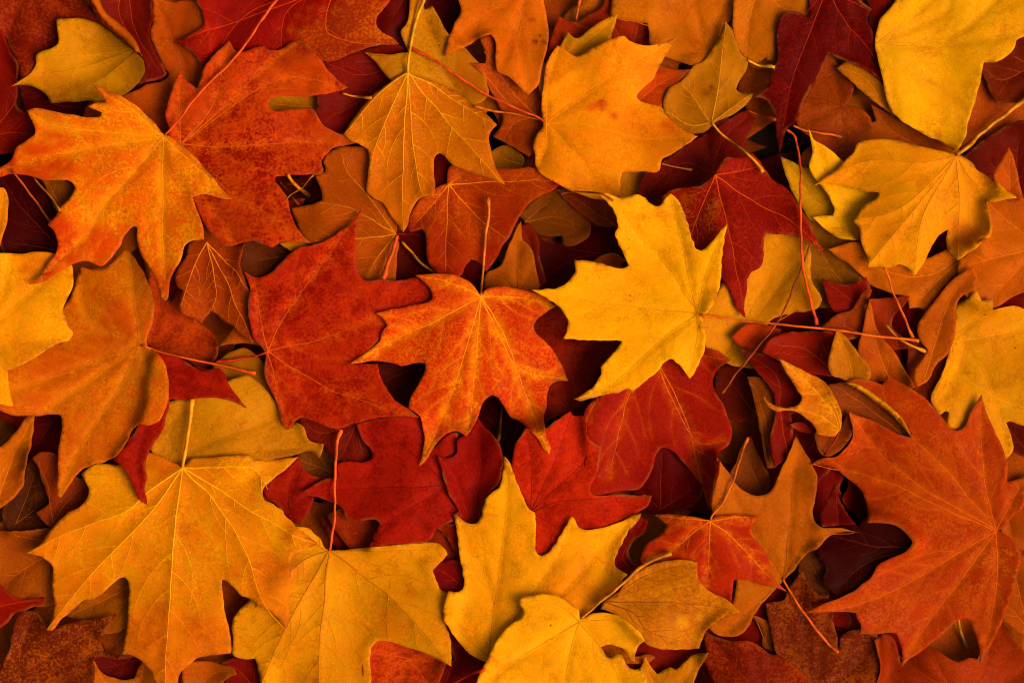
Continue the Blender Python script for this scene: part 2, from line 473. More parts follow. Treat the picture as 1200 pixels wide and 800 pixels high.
leaf('small pale yellow leaf with a bitten edge and a long brown stem', 85,
     '@23 315,490 310,450 270,410 210,380 150,374 90,378 40,395 35,410 50,450 40,480 0,510 @13 1195,515 1150,555 1110,620 1080,680 1060,720 1030,800 1020,870 @23 600,870 625,800 625,750 605,710 570,725 530,700 510,660 475,655 460,672 440,665 410,620 450,610 500,620 530,640 545,680 570,685 575,650 590,610 618,585 600,555 560,520 510,480 440,460 380,462 330,490',
     '@23 315,502', '@23 150,600 0,690 @13 1030,810|@23 270,640 245,800 240,868|@23 480,500 612,585|@23 400,610 500,770 520,866|@23 200,420 50,400',
     (243, 166, 16), (232, 144, 12), mot=.4, vc=(168, 94, 14), flecks=.9, stem='@23 320,490 400,420 480,350 540,300 600,245 680,205 740,182', sw=4.2, sc=(206, 118, 30), cup=5)
leaf('brown-orange leaf with dark curved veins beside the long brown stem', 77,
     '@23 430,405 480,380 520,330 580,270 640,240 720,218 800,212 862,222 862,290 880,325 930,365 1000,400 1060,455 1010,465 960,490 910,530 890,570 870,628 760,630 640,612 610,590 520,500 450,450 410,440',
     '@23 432,408', '@23 700,412 900,428 1045,455|@23 520,350 640,280 850,228|@23 560,460 640,545 860,622',
     (192, 100, 12), (205, 120, 16), mot=.5, vc=(96, 38, 8), cup=9, spots=[('@23 790,500', 9, (226, 150, 28)), ('@23 715,350', 8, (214, 130, 30)), ('@23 870,480', 6, (220, 140, 28))], sidew=1.5)
leaf('red-orange leaf with pale veins and a thin curving stem', 66,
     '@23 660,5 720,3 800,10 870,18 915,32 940,15 1000,5 1080,10 1150,12 1120,50 1105,80 1150,140 1190,200 @33 0,270 80,365 30,345 @23 1180,335 1130,320 1060,305 1030,310 1025,360 1020,410 940,390 860,350 780,300 700,270 640,260 605,230 600,200 640,130 700,90 720,50 680,20',
     '@23 920,32', '@23 850,80 750,165 630,215|@23 915,180 905,340|@23 1040,130 1150,250 @33 70,360|@23 1010,20 1140,14|@23 800,25 670,8',
     (204, 64, 8), (178, 36, 6), mot=.6, halo=.7, hc=(224, 116, 18), vc=(222, 122, 24), stem='@23 922,28 935,0 @22 980,740 1030,640 1060,560 1105,448', sw=3.0, sc=(206, 96, 20), cup=-4)
leaf('tan orange leaf with long thin points crossed by an orange stem', 60,
     '@p 838,535 850,550 865,570 880,578 890,579 900,575 915,545 931,510 940,525 948,540 955,555 954,575 950,600 952,610 960,616 982,617 1003,622 985,621 972,625 957,637 945,645 937,653 927,667 918,676 905,690 895,700 880,720 870,737 850,742 836,739 828,732 840,722 850,715 860,690 860,660 840,620 832,590 835,560',
     '@p 917,676', '@p 925,600 931,518|@p 880,620 840,542|@p 950,630 998,622|@p 880,712 845,740',
     (202, 108, 11), (182, 82, 9), mot=.5, vc=(130, 56, 8), stem='@33 60,303 130,420 200,520 260,590 322,648', sw=3.2, sc=(208, 84, 16), cup=5)
leaf('rust brown leaf with dark veins and worn patches beside the leaf with two upright points', 55,
     '@23 895,545 950,575 1020,588 1100,592 1160,620 1200,650 @33 35,655 100,700 210,800 220,870 @23 960,870 940,790 910,720 895,690 905,640 895,600', '@23 1190,870', '@23 1040,720 910,560|@23 1140,740 1120,610|@23 1000,800 915,740', (178, 66, 9), (138, 34, 6), mot=.8, vc=(80, 20, 6), flecks=.8)
leaf('dark rust leaf with a central vein lying under the orange stem', 50,
     '@33 150,270 170,310 200,350 240,380 270,375 275,400 295,460 305,530 320,580 325,650 340,570 420,540 510,570 515,640 520,740 500,800 490,870 150,870 60,700 30,650 10,560 -20,420 70,400 80,370 100,330 130,290', '@33 215,850', '@33 165,560 150,285|@33 400,720 500,590|@33 80,560 0,440|@33 260,520 290,400', (168, 76, 10), (124, 38, 6), mot=.8, vc=(70, 20, 6), flecks=.6)
leaf('broad rust orange leaf under the long lower points of the great orange leaf', 52,
     '@33 480,870 500,790 520,740 505,640 490,590 560,580 610,610 640,720 740,630 790,645 840,680 900,705 960,690 1000,700 1040,600 1090,485 1130,530 1200,640 1270,700 1270,870', '@33 900,870', '@33 700,740 560,610|@33 820,760 760,640|@33 1020,760 1095,520|@33 1150,800 1260,720', (186, 72, 9), (160, 48, 7), mot=.55, vc=(150, 60, 12))
leaf('small yellow leaf with two upright points beneath the bitten yellow leaf', 56,
     '@23 620,665 650,720 680,752 740,720 760,730 800,700 850,660 915,645 880,710 850,790 840,870 580,870 560,760 600,720', '@23 700,870', '@23 640,760 622,680|@23 800,780 905,652', (212, 134, 14), (190, 100, 10), mot=.5, flecks=.9)
leaf('orange leaf showing through the bite in the pale yellow leaf', 54,
     '@23 390,590 500,600 560,670 640,660 672,675 640,697 545,705 450,700 400,660', '@23 400,660', '@23 660,678', (196, 100, 10), (170, 70, 8), mot=.4)
leaf('tan sliver of leaf behind the rust brown leaf', 45, '@23 1120,478 1160,488 1205,515 1215,640 1175,625 1168,560', '@23 1200,630', '@23 1130,490', (186, 92, 9), (160, 70, 8), mot=.4)

# ---- lower left
leaf('yellow leaf with red-brown raised veins and a long orange stem', 70,
     '@13 340,175 320,160 300,125 250,75 190,62 150,120 @p 330,640 315,690 290,705 272,727 272,750 272,768 285,774 298,772 301,785 304,800 300,822 @13 540,880 540,800 540,640 560,610 600,600 700,625 800,655 870,690 918,712 915,600 895,510 930,470 950,380 870,360 830,270 860,240 900,195 870,150 820,138 740,142 600,155 500,165 400,180 360,182',
     '@13 342,180', '@13 325,350 300,600 288,870|@13 520,310 700,460 908,700|@13 600,178 880,172|@13 230,220 @p 318,690|@13 300,160 200,70|@13 130,560 0,860',
     (226, 148, 15), (210, 118, 12), mot=.45, vc=(150, 62, 12), stem='@13 345,180 362,90 370,0 @12 368,790 372,600 385,470 400,412', sw=3.8, sc=(222, 84, 16), cup=5, under=1, sidew=1.5, spots=[('@13 640,520', 26, (230, 130, 14))])
leaf('large golden orange leaf with raised yellow veins and a thick upright stem', 78,
     '@02 860,585 830,575 760,540 690,520 620,550 560,575 450,575 380,620 420,700 380,770 320,800 @03 310,10 240,80 190,150 120,190 200,210 240,245 245,320 245,380 255,430 240,500 215,552 240,555 290,500 350,450 400,410 440,405 500,360 560,310 585,300 600,320 605,400 600,480 590,580 575,660 640,670 680,700 720,750 740,800 755,870 830,870 840,800 850,750 890,710 930,680 1000,665 1085,655 1088,600 1070,520 1050,400 1045,310 1080,330 1130,380 1200,420 @13 0,440 40,440 90,470 120,510 140,552 158,500 155,400 170,330 165,250 170,205 220,175 290,145 250,110 200,70 150,20 130,0 @12 130,795 80,760 40,735 38,690 60,660 150,590 200,540 100,552 0,552 @02 1195,545 1100,530 1000,540 900,550 870,575',
     '@02 858,590', '@02 700,700 590,795 @03 330,90 135,190|@02 840,720 @03 825,60 800,400 785,700 790,860|@03 700,10 420,300 222,548|@02 1000,740 @03 1140,150 @13 40,420 138,540|@02 1000,590 1190,590 @12 60,690|@13 100,60 280,143',
     (232, 150, 14), (212, 110, 10), mot=.6, vc=(226, 150, 24), stem='@02 858,588 880,480 900,350 908,268', sw=5.2, sc=(222, 136, 22), cup=-5, under=1, ct=(214, 106, 10), sidew=1.0, spots=[('@02 760,560', 30, (206, 96, 10)), ('@03 700,560', 34, (206, 94, 10)), ('@03 950,560', 30, (210, 98, 10)), ('@13 60,300', 30, (222, 116, 11)), ('@03 880,150', 50, (234, 156, 15))])
leaf('orange leaf with dark veins and a rounded shoulder, with a thin orange stem', 82,
     '@01 370,450 440,462 490,450 540,410 580,360 640,425 680,490 710,560 727,640 722,700 705,750 690,795 @02 700,25 740,50 780,100 800,180 800,260 785,320 750,375 720,388 660,385 630,405 610,450 580,500 550,535 500,560 440,575 390,600 350,640 320,690 290,728 272,720 275,640 280,500 295,390 290,350 260,340 180,348 140,345 80,347 40,335 0,312 -60,290 -80,180 0,60 @01 300,800 200,700 320,600 350,520',
     '@02 652,18', '@02 570,200 480,340 370,510 282,715|@02 320,145 200,185 0,255|@01 600,790 410,685 360,480|@01 640,700 600,400|@02 700,150|@02 400,200 200,330',
     (222, 124, 12), (200, 82, 8), mot=.65, halo=.4, hc=(226, 148, 24), vc=(170, 84, 16), stem='@02 665,18 730,40 850,75 1000,105 1198,150', sw=3.2, sc=(214, 84, 18), cup=4, spots=[('@01 560,720', 30, (198, 80, 8)), ('@01 600,470', 30, (228, 140, 14))])
leaf('plain yellow leaf lying over the round-shouldered orange leaf', 84,
     '@01 -70,420 0,392 100,390 200,385 270,392 340,440 352,480 350,540 320,610 305,650 320,720 345,760 320,800 @02 300,0 200,60 100,115 45,135 50,180 60,250 75,300 50,300 0,290 -70,320', '@01 -50,740', '@01 60,650 200,530 300,440|@01 150,795 340,765|@02 20,100 70,290|@01 20,560 60,400', (240, 164, 14), (226, 126, 10), mot=.5, vc=(170, 100, 14), cup=5,
     spots=[('@01 200,440', 28, (220, 110, 10))])
leaf('narrow yellow-orange leaf edge beside the dark gap under the yellow-to-red leaf', 68, '@01 -70,60 0,80 30,88 42,130 40,230 25,300 10,350 5,392 -70,400', '@01 -60,390', '@01 0,250 20,110', (226, 142, 12), (210, 110, 10), mot=.5)
leaf('blood red leaf with a drooping curled point over the golden orange leaf', 80,
     '@02 740,50 850,78 940,132 1040,128 1080,200 1120,260 1165,315 1100,280 1020,262 960,262 900,270 805,272 785,370 760,430 720,490 695,540 692,640 685,700 700,768 660,735 620,650 570,575 540,550 600,480 650,400 690,300 700,150', '@02 700,140', '@02 900,200 1060,240 1150,305|@02 690,400 650,560 694,750|@02 860,120 1020,140', (158, 24, 5), (180, 40, 6), mot=.5, vc=(130, 18, 6), cup=-8)
leaf('tan yellow leaf with a forked tip behind the thick upright stem', 60,
     '@p 175,480 200,470 240,462 270,445 290,440 300,445 310,455 318,465 328,478 335,502 345,495 356,500 362,515 380,520 375,535 363,528 345,533 325,537 300,545 260,560 220,560 190,545 175,520', '@p 180,555', '@p 240,520 320,490|@p 280,530 372,522|@p 200,500 225,470|@p 200,520 170,490', (210, 136, 15), (188, 104, 12), mot=.5, vc=(160, 96, 14), cup=3)
leaf('dull tan leaf under the red curled point near the thin orange stem', 54, '@p 248,425 285,408 312,430 325,462 338,480 345,505 320,505 300,495 280,485 258,472', '@p 258,478', '@p 300,450 318,440|@p 310,480 338,500', (186, 106, 12), (160, 80, 9), mot=.4)
leaf('red-orange leaf between the orange leaf and the rusty drooping leaf', 66,
     '@01 690,430 740,510 765,590 790,612 830,540 860,560 845,640 900,690 950,730 1010,790 @02 1018,25 1010,70 990,100 940,132 880,95 830,65 740,60 680,20 @01 660,800 680,640', '@02 690,30', '@01 800,740 870,690|@02 850,20 1000,60|@01 740,650 720,520', (176, 52, 7), (196, 76, 9), mot=.6, vc=(150, 50, 10))
leaf('rusty drooping leaf with pale veins and black specks beside the pale-veined crimson leaf', 68,
     '@01 890,335 930,300 960,250 1000,285 1060,345 1150,335 1130,420 1140,480 1170,560 1197,612 1165,625 1168,700 1190,780 1185,808 1150,790 1090,730 1050,710 1010,670 985,655 955,700 945,720 910,690 870,680 845,640 840,590 860,560 830,540 815,500 840,450 870,400', '@01 968,335', '@01 1060,520 1130,680 1184,800|@01 920,420 870,560 850,630|@01 1100,470 1190,605|@01 1010,560 990,650', (186, 78, 9), (160, 52, 7), mot=.6, vc=(212, 124, 26), flecks=.9, under=1, cup=-6)
leaf('brown speckled leaf with dark patches and a ragged red point', 56,
     '@03 545,475 520,520 480,570 470,620 480,660 560,670 612,692 540,692 460,682 430,700 440,760 420,870 -60,870 -20,760 40,640 60,530 80,480 150,470 180,500 215,555 290,530 350,515 450,500', '@03 80,860', '@03 85,640 150,480|@03 250,660 540,480|@03 220,760 470,660|@03 300,790 430,740', (178, 82, 9), (126, 40, 6), mot=.85, vc=(96, 36, 8), flecks=.6)
leaf('red leaf with a rolled rim over the dark-patched brown leaf', 62, '@03 -60,330 0,345 50,395 100,410 160,405 205,398 195,425 130,455 60,480 20,530 -60,570', '@03 -50,450', '@03 60,430 195,410', (172, 34, 6), (140, 20, 5), mot=.5, cup=9)
leaf('dull orange leaf between the rolled red rim and the golden orange leaf', 50, '@03 -60,85 40,92 130,88 240,80 300,150 330,260 290,400 215,445 100,430 50,400 -60,345', '@03 300,170', '@03 150,240 20,330|@03 60,110|@03 220,400', (184, 90, 9), (156, 64, 7), mot=.5)
leaf('tan leaf in the notch between two lobes of the golden orange leaf', 46, '@03 300,490 400,400 480,350 580,290 660,330 660,480 560,560 470,570 370,520', '@03 640,330', '@03 470,420 330,480|@03 500,540', (188, 102, 10), (160, 72, 8), mot=.4)
leaf('dull brown leaf tip between the dark-patched brown leaf and the golden orange leaf', 44, '@03 470,540 560,460 640,480 660,640 600,690 490,670 460,620', '@03 640,500', '@03 500,650', (172, 78, 8), (140, 50, 6), mot=.4)
leaf('orange leaf with two small points beside the dark-patched brown leaf', 48, '@03 428,695 470,760 560,792 620,790 640,740 665,703 705,740 735,790 760,870 420,870', '@03 580,870', '@03 480,800 432,705|@03 640,810 664,715', (200, 106, 10), (176, 76, 8), mot=.4)
leaf('dark red leaf peeping out above the two small orange points', 40, '@03 400,720 480,660 620,660 720,700 720,800 560,830 440,800', '@03 700,690', '@03 480,740|@03 600,800', (136, 22, 5), (110, 14, 4), mot=.4)
leaf('rounded orange leaf under the long central lobe of the golden orange leaf', 50, '@03 850,745 890,708 960,706 1030,718 1095,738 1105,762 1045,795 1010,870 860,870', '@03 900,870', '@03 980,770 1080,750', (192, 96, 10), (166, 66, 8), mot=.4)
leaf('dark crimson leaf between the rounded orange leaf and the brown-veined yellow leaf', 46, '@03 1020,715 1100,685 1190,675 1240,700 1240,870 1050,870 1040,790 1100,755', '@03 1220,860', '@03 1140,780 1060,720', (148, 26, 5), (120, 16, 4), mot=.4)
leaf('orange leaf standing half folded beside the round-shouldered orange leaf', 66, '@02 -50,525 0,490 60,430 130,350 157,345 142,450 127,540 110,620 100,680 50,740 0,780 -60,810', '@02 -30,790', '@02 40,560 145,360', (208, 112, 12), (190, 84, 9), mot=.5, cup=8)
leaf('rust leaf with a small round notch beneath the orange lobe', 56, '@02 150,545 200,515 270,535 300,560 360,640 400,645 412,712 380,765 340,800 @03 305,25 240,78 200,45 165,0 @02 170,798 227,760 210,700 190,640 180,600', '@03 240,60', '@02 220,700 180,560|@02 300,760 400,660', (166, 66, 8), (136, 44, 6), mot=.4)
leaf('dark red leaf between the half folded leaf and the round-shouldered orange leaf', 52, '@02 -60,290 80,330 180,320 300,330 310,400 290,480 200,512 150,552 125,565 100,520 60,420 -20,350', '@02 250,340', '@02 180,440 135,550|@02 60,360', (140, 24, 5), (112, 14, 4), mot=.4)
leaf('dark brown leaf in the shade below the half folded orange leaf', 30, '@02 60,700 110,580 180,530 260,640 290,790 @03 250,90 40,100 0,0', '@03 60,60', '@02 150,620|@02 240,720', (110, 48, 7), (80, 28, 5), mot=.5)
leaf('small brown leaf scrap in the dark gap behind the half folded orange leaf', 36, '@02 -50,360 50,355 80,380 30,475 -40,500', '@02 -30,480', '@02 60,375', (150, 74, 9), (120, 50, 7), mot=.4)

# ---- upper left
leaf('big leaf shading from yellow centre to red points with a long red stem', 87,
     '@00 780,640 740,590 700,550 650,505 600,470 550,450 500,425 455,408 470,435 500,465 510,490 470,490 430,510 470,525 495,535 490,552 440,560 380,552 310,540 240,525 180,515 145,530 165,570 180,630 140,665 95,690 75,730 35,775 0,795 -25,815 @01 0,30 60,20 150,30 220,48 330,50 355,65 370,85 350,120 310,165 280,210 240,258 270,290 285,330 280,380 255,420 215,475 150,532 210,525 270,490 330,455 400,425 440,428 490,450 530,415 570,360 600,300 640,265 655,270 655,330 670,390 705,450 740,510 758,560 765,600 790,612 800,595 805,530 830,470 860,420 875,360 900,335 970,327 965,270 945,220 925,170 915,130 940,118 1000,122 1060,138 1102,140 1060,105 1010,40 975,0 @00 930,750 890,710 840,670 800,645',
     '@00 775,648', '@00 480,690 250,740 -15,805|@00 620,520 460,412|@00 650,790 @01 500,160 400,320 165,527|@00 770,720 @01 770,200 775,400 788,605|@00 900,760 @01 1090,136|@00 300,600 150,535',
     (240, 152, 12), (214, 70, 9), mot=.6, halo=.5, hc=(240, 160, 22), ct=(214, 62, 10), ctr=(.45, 1.05), vc=(206, 120, 18), flecks=.5, stem='@00 782,640 850,565 960,430 1100,290 1190,170 @10 60,70 110,0 125,-30', sw=3.6, sc=(214, 74, 12), cup=5,
     spots=[('@01 850,120', 34, (236, 140, 12)), ('@00 560,560', 40, (240, 154, 12)), ('@01 300,330', 36, (206, 46, 7)), ('@00 220,770', 44, (212, 70, 9)), ('@00 20,790', 26, (196, 36, 6)), ('@01 200,490', 22, (196, 40, 7)), ('@01 480,340', 26, (214, 84, 9)), ('@01 790,540', 24, (214, 78, 9)), ('@00 520,450', 18, (206, 84, 12))])
leaf('large red leaf mottled orange with a dark window notch, under the red stem', 76,
     '@00 800,615 787,560 800,480 830,390 850,335 880,380 930,425 945,390 965,330 1000,280 1050,230 1080,200 1112,245 1150,250 @10 0,232 45,225 65,238 110,240 190,205 260,240 315,298 350,345 430,415 390,430 300,450 240,457 150,455 100,458 70,475 60,500 85,522 180,515 270,515 290,540 310,580 360,615 430,640 492,670 440,680 370,695 325,730 310,760 318,795 @11 310,15 240,20 100,30 95,45 150,120 165,180 190,250 220,300 268,342 200,340 120,342 90,362 60,355 0,335 @01 1150,340 1100,355 1050,350 1000,300 960,240 900,100 840,0 @00 780,700',
     '@00 848,682', '@00 1010,545 @10 40,330 200,200|@00 1100,690 @10 200,668 485,670|@01 1050,80 @11 60,200 260,338|@00 850,500 852,345|@01 960,120 1120,345|@10 100,380 420,415|@00 1000,500 1075,215',
     (168, 30, 6), (200, 70, 10), mot=.7, halo=.35, hc=(218, 112, 18), net=.15, vc=(202, 96, 20), cup=4,
     spots=[('@10 200,380', 50, (208, 88, 10)), ('@00 900,500', 40, (200, 76, 10)), ('@00 1050,260', 26, (206, 84, 10)), ('@10 380,640', 26, (206, 90, 12))])
leaf('dark red leaf turning orange at one point, crossed by the end of the red stem', 62,
     '@00 925,-80 925,0 965,90 965,130 900,170 820,208 870,230 920,270 960,332 990,285 1050,230 1150,300 @10 100,330 250,320 315,292 350,297 440,265 500,240 600,218 672,216 640,185 590,155 565,125 575,85 610,45 640,0 650,-80', '@10 380,-60', '@00 1100,110 830,205|@00 1180,60 965,325|@10 330,140 470,205 660,213|@10 150,60 120,260', (182, 30, 6), (150, 18, 5), mot=.6, vc=(196, 80, 20), flecks=.5, cup=4,
     spots=[('@10 520,130', 58, (214, 98, 12)), ('@10 300,230', 42, (206, 92, 12)), ('@10 620,200', 34, (214, 104, 13)), ('@00 950,190', 22, (200, 56, 8))])
leaf('ochre yellow leaf with a single long thin point and blunt teeth', 64,
     '@00 265,90 300,85 380,85 420,95 450,105 500,140 560,185 610,225 650,255 700,290 700,330 660,380 600,430 570,448 520,450 450,475 412,470 380,470 300,475 225,480 215,450 180,420 130,398 90,395 46,406 100,375 155,330 165,295 165,260 200,240 250,222 272,205 268,150', '@00 670,215', '@00 540,260 380,310 150,355 60,402|@00 500,215 350,140 272,95|@00 480,360 235,470|@00 400,250 180,265', (218, 142, 15), (200, 116, 12), mot=.4, vc=(150, 84, 14), under=1, cup=3)
leaf('mottled rust leaf behind the blunt teeth of the ochre leaf', 40, '@00 -60,-80 300,-80 400,10 447,92 400,140 300,250 220,250 150,340 100,375 80,300 55,250 20,180 -40,100', '@00 130,-70', '@00 160,60 215,220|@00 60,60 20,170|@00 300,30 430,90', (180, 66, 8), (140, 32, 5), mot=.85, vc=(120, 44, 8))
leaf('dark red leaf under the thin point of the ochre leaf, touching the yellow-to-red leaf', 46, '@00 -80,80 0,140 45,240 78,290 72,400 78,500 130,540 165,590 185,640 90,700 0,725 -80,720', '@00 -70,640', '@00 60,480 70,300|@00 60,620 170,630', (164, 34, 5), (136, 20, 4), mot=.5)
leaf('dim maroon leaf between the ochre leaf and the yellow-to-red leaf', 34, '@00 60,360 430,420 470,480 400,570 250,600 120,560', '@00 440,500', '@00 250,480 120,420', (130, 24, 5), (100, 14, 4), mot=.4)
leaf('maroon leaf with a turned-up orange rim above the ochre leaf', 66, '@00 395,-60 440,40 500,120 580,195 640,250 682,290 692,340 650,418 690,396 770,378 792,350 765,300 722,210 708,150 722,100 715,-60', '@00 600,-60', '@00 640,150 760,340|@00 560,60 660,250', (150, 34, 6), (120, 18, 5), mot=.4, cup=5,
     fold=('@00 405,-50 450,55 520,138 600,208 681,290 655,215 622,168 560,108 500,58 465,-50', (206, 98, 12)))
leaf('orange leaf with a wavy edge between the ochre leaf and the large red leaf', 52, '@00 715,-80 722,60 722,120 708,150 725,215 760,300 788,350 770,378 690,398 640,425 560,450 400,480 375,548 440,580 600,620 790,660 870,560 990,430 1010,330 1010,200 968,90 925,0 870,5 820,15 770,5 760,-80', '@00 900,540', '@00 690,535 420,530|@00 860,300 745,40|@00 800,460 720,410|@00 960,200', (204, 96, 11), (178, 64, 8), mot=.5, vc=(130, 56, 9))
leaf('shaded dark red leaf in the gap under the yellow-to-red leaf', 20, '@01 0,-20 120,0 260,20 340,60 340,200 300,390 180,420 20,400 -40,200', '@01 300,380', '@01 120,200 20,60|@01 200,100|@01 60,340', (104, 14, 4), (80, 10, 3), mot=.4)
leaf('tan orange scrap in the dark gap under the yellow-to-red leaf', 30, '@01 190,30 300,40 370,90 330,170 270,200 240,120', '@01 300,190', '@01 230,60', (168, 90, 12), (140, 60, 8), mot=.4)

# ---- upper middle
leaf('large ochre leaf hanging point down with a pale midrib and straight stem', 79,
     '@10 710,335 690,345 640,380 560,440 500,500 450,565 410,632 440,655 495,685 520,700 528,730 525,795 @11 523,20 525,110 545,125 590,150 620,190 645,230 670,260 692,290 710,260 720,215 740,165 770,130 835,122 838,60 @10 832,790 838,740 860,722 880,730 @p 529,192 550,202 574,210 592,217 580,195 575,174 573,159 583,147 574,138 559,126 535,108 505,94 481,87',
     '@10 712,342', '@10 703,500 690,760 @11 686,120 690,275|@10 640,390 540,480 420,628|@10 860,420 1000,520 @p 580,146|@10 920,600 @p 588,214|@10 570,660 535,790|@11 760,60 830,118',
     (222, 128, 13), (198, 98, 10), mot=.65, vc=(206, 140, 28), vdark=1, stem='@10 712,345 715,300 725,230 740,130 770,40 785,0 792,-40', sw=4.0, sc=(212, 140, 30), cup=-8, under=1, sidew=1.3, ct=(212, 108, 12))
leaf('tan yellow leaf with brown spots behind the straight pale stem', 58, '@10 725,-80 718,60 705,115 680,150 690,195 715,245 640,257 508,245 560,290 600,340 632,380 700,420 900,450 1000,490 1060,475 1092,430 1085,400 1065,330 1005,250 920,180 885,135 860,80 825,25 790,40 780,-80', '@10 960,470', '@10 880,330 800,100|@10 760,300 520,247|@10 960,440', (212, 138, 18), (180, 96, 12), mot=.5, vc=(150, 88, 14), flecks=1, spots=[('@10 1030,350', 40, (186, 96, 12))])
leaf('orange leaf with dark worm holes and a bent point', 68, '@p 536,-18 537,0 540,12 532,27 526,45 520,66 541,57 559,45 575,39 580,45 581,69 583,84 595,89 607,99 619,111 630,100 636,75 641,55 643,35 640,15 634,-18', '@p 622,-25', '@p 611,20 609,50 619,105|@p 590,5 545,35 522,63|@p 595,60 585,82', (220, 118, 12), (204, 90, 10), mot=.5, vc=(160, 76, 12), flecks=.7,
     spots=[('@p 627,47', 4.5, (30, 10, 5)), ('@p 624,22', 3, (40, 14, 5)), ('@p 633,40', 2.5, (50, 20, 5)), ('@p 638,48', 4, (40, 12, 4))])
leaf('rust orange leaf under the worm-holed leaf, with a thin tan stem', 60, '@p 563,45 575,36 600,55 640,85 650,140 636,158 620,182 607,174 592,165 577,157 586,146 589,138 586,126 577,108 565,87 552,75 569,74 569,62', '@p 632,136', '@p 605,110 567,60|@p 605,140 590,160|@p 600,120 558,78', (194, 88, 9), (158, 48, 7), mot=.5, ct=(198, 92, 10), stem='@p 637,139 620,135 604,132 580,129 556,125', sw=2.6, sc=(196, 96, 20))
leaf('orange-yellow leaf with a few red blotches and a thin red stem', 83,
     '@20 145,560 140,480 150,380 160,300 185,250 215,208 240,225 270,250 305,265 340,250 380,222 430,200 480,182 525,175 550,195 580,210 640,215 700,200 772,174 745,220 710,280 685,320 660,370 620,410 590,435 585,450 600,470 650,485 700,500 720,530 750,565 790,600 872,640 800,690 740,730 @p 777,186 775,189 773,199 767,202 754,200 730,201 728,210 729,229 715,233 700,232 680,227 657,217 630,198 627,180 625,168 630,155 637,146',
     '@20 160,570', '@20 330,440 550,300 765,178|@20 350,580 600,640 860,641|@20 230,650 350,790 @p 700,228|@20 165,400 215,215|@20 450,360 530,185|@p 640,170 630,193',
     (242, 152, 11), (226, 116, 10), mot=.5, vc=(206, 110, 14), stem='@20 155,566 @p 630,136 600,124 560,105 520,78 500,66 482,57', sw=3.2, sc=(200, 66, 16), cup=6, flecks=.5,
     spots=[('@20 420,490', 9, (206, 70, 9)), ('@20 480,545', 7, (214, 80, 9)), ('@20 740,590', 16, (216, 84, 9)), ('@20 370,495', 7, (222, 100, 10))])
leaf('small yellow leaf edge with two points behind the red-blotched leaf', 64, '@20 125,265 160,300 230,205 260,145 290,170 310,175 350,145 420,95 497,60 485,110 465,180 480,260 340,330 200,400 150,450 128,420', '@20 180,420', '@20 300,240 480,80|@20 220,280 258,160', (220, 142, 15), (200, 110, 12), mot=.4)
leaf('rust red leaf with an orange stem behind the two small yellow points', 50, '@20 165,260 190,150 220,65 270,88 310,90 360,60 420,25 470,-80 660,-80 660,120 665,220 560,240 300,320 170,340', '@20 560,240', '@20 400,140 225,75|@20 600,60 560,-60|@20 450,60', (184, 62, 8), (150, 36, 6), mot=.5, stem='@20 303,85 312,30 322,-20', sw=3.4, sc=(206, 90, 22))
leaf('orange leaf with a dark base beside the dull tan leaf', 54, '@20 480,-80 460,60 500,80 640,100 645,150 650,200 700,240 800,285 870,298 935,245 970,190 1000,110 1040,80 1055,0 1065,-80', '@20 920,222', '@20 780,150 500,75|@20 880,80 850,-60|@20 760,240 660,190|@20 960,100 1030,0', (210, 118, 13), (194, 92, 10), mot=.5, vc=(150, 74, 12))
leaf('dull tan leaf with a dark scar and a long pale stem', 67, '@20 1005,88 1040,150 1060,210 1085,255 1110,275 1105,320 1070,380 1060,410 1085,432 1142,430 1110,480 1060,520 1000,550 950,575 910,610 860,622 800,610 750,570 720,520 715,460 740,410 800,370 840,330 860,300 900,280 950,210 990,130', '@20 945,568', '@20 975,380 1005,100|@20 890,500 800,380|@20 1050,490 1130,434|@20 840,575 730,520', (192, 116, 13), (174, 94, 10), mot=.4, vc=(206, 136, 26), under=1, stem='@20 940,566 990,625 1040,670 1110,735 @p 893,203', sw=3.4, sc=(206, 130, 28), cup=5, spots=[('@20 915,430', 6, (110, 44, 8)), ('@20 940,405', 5, (120, 50, 8))])
leaf('red-orange scrap between the red-blotched leaf and the dull tan leaf', 60, '@20 660,260 700,300 760,318 847,318 790,370 740,420 715,470 700,520 600,480 560,440', '@20 600,460', '@20 700,380 835,322', (210, 88, 10), (186, 62, 8), mot=.4)
leaf('orange leaf between the dull tan leaf and the dark maroon leaf', 56, '@20 1050,-80 1040,130 1060,220 1090,262 1150,288 1200,260 @30 0,275 42,282 48,120 78,60 120,50 205,82 195,0 205,-80', '@30 -40,-70', '@20 1110,120 1100,255|@30 60,20 180,70', (206, 116, 14), (186, 88, 10), mot=.4)
leaf('dark maroon leaf with long drooping points beside the large bright yellow leaf', 72, '@30 190,-80 200,80 120,50 75,60 45,130 45,280 20,340 0,400 -60,450 0,470 40,570 50,650 60,732 80,660 95,600 130,570 160,500 200,420 250,320 290,250 360,280 450,320 510,360 546,408 530,340 510,260 505,200 490,130 470,90 490,40 440,0 430,-80', '@30 280,-60', '@30 350,80 480,230 540,395|@30 200,150 110,400 62,715|@30 180,60|@30 420,20 480,50', (146, 22, 4), (110, 12, 3), mot=.8, vc=(176, 56, 12), cup=-4, stem='', )
leaf('dusky red leaf beneath the long pale stem', 56, '@p 748,228 754,204 775,190 817,162 850,141 877,126 888,138 877,162 874,182 844,194 829,212 790,224 760,233', '@p 836,200', '@p 800,190 760,222|@p 850,160 880,132|@p 830,165', (150, 36, 6), (120, 20, 5), mot=.6, vc=(150, 50, 12))
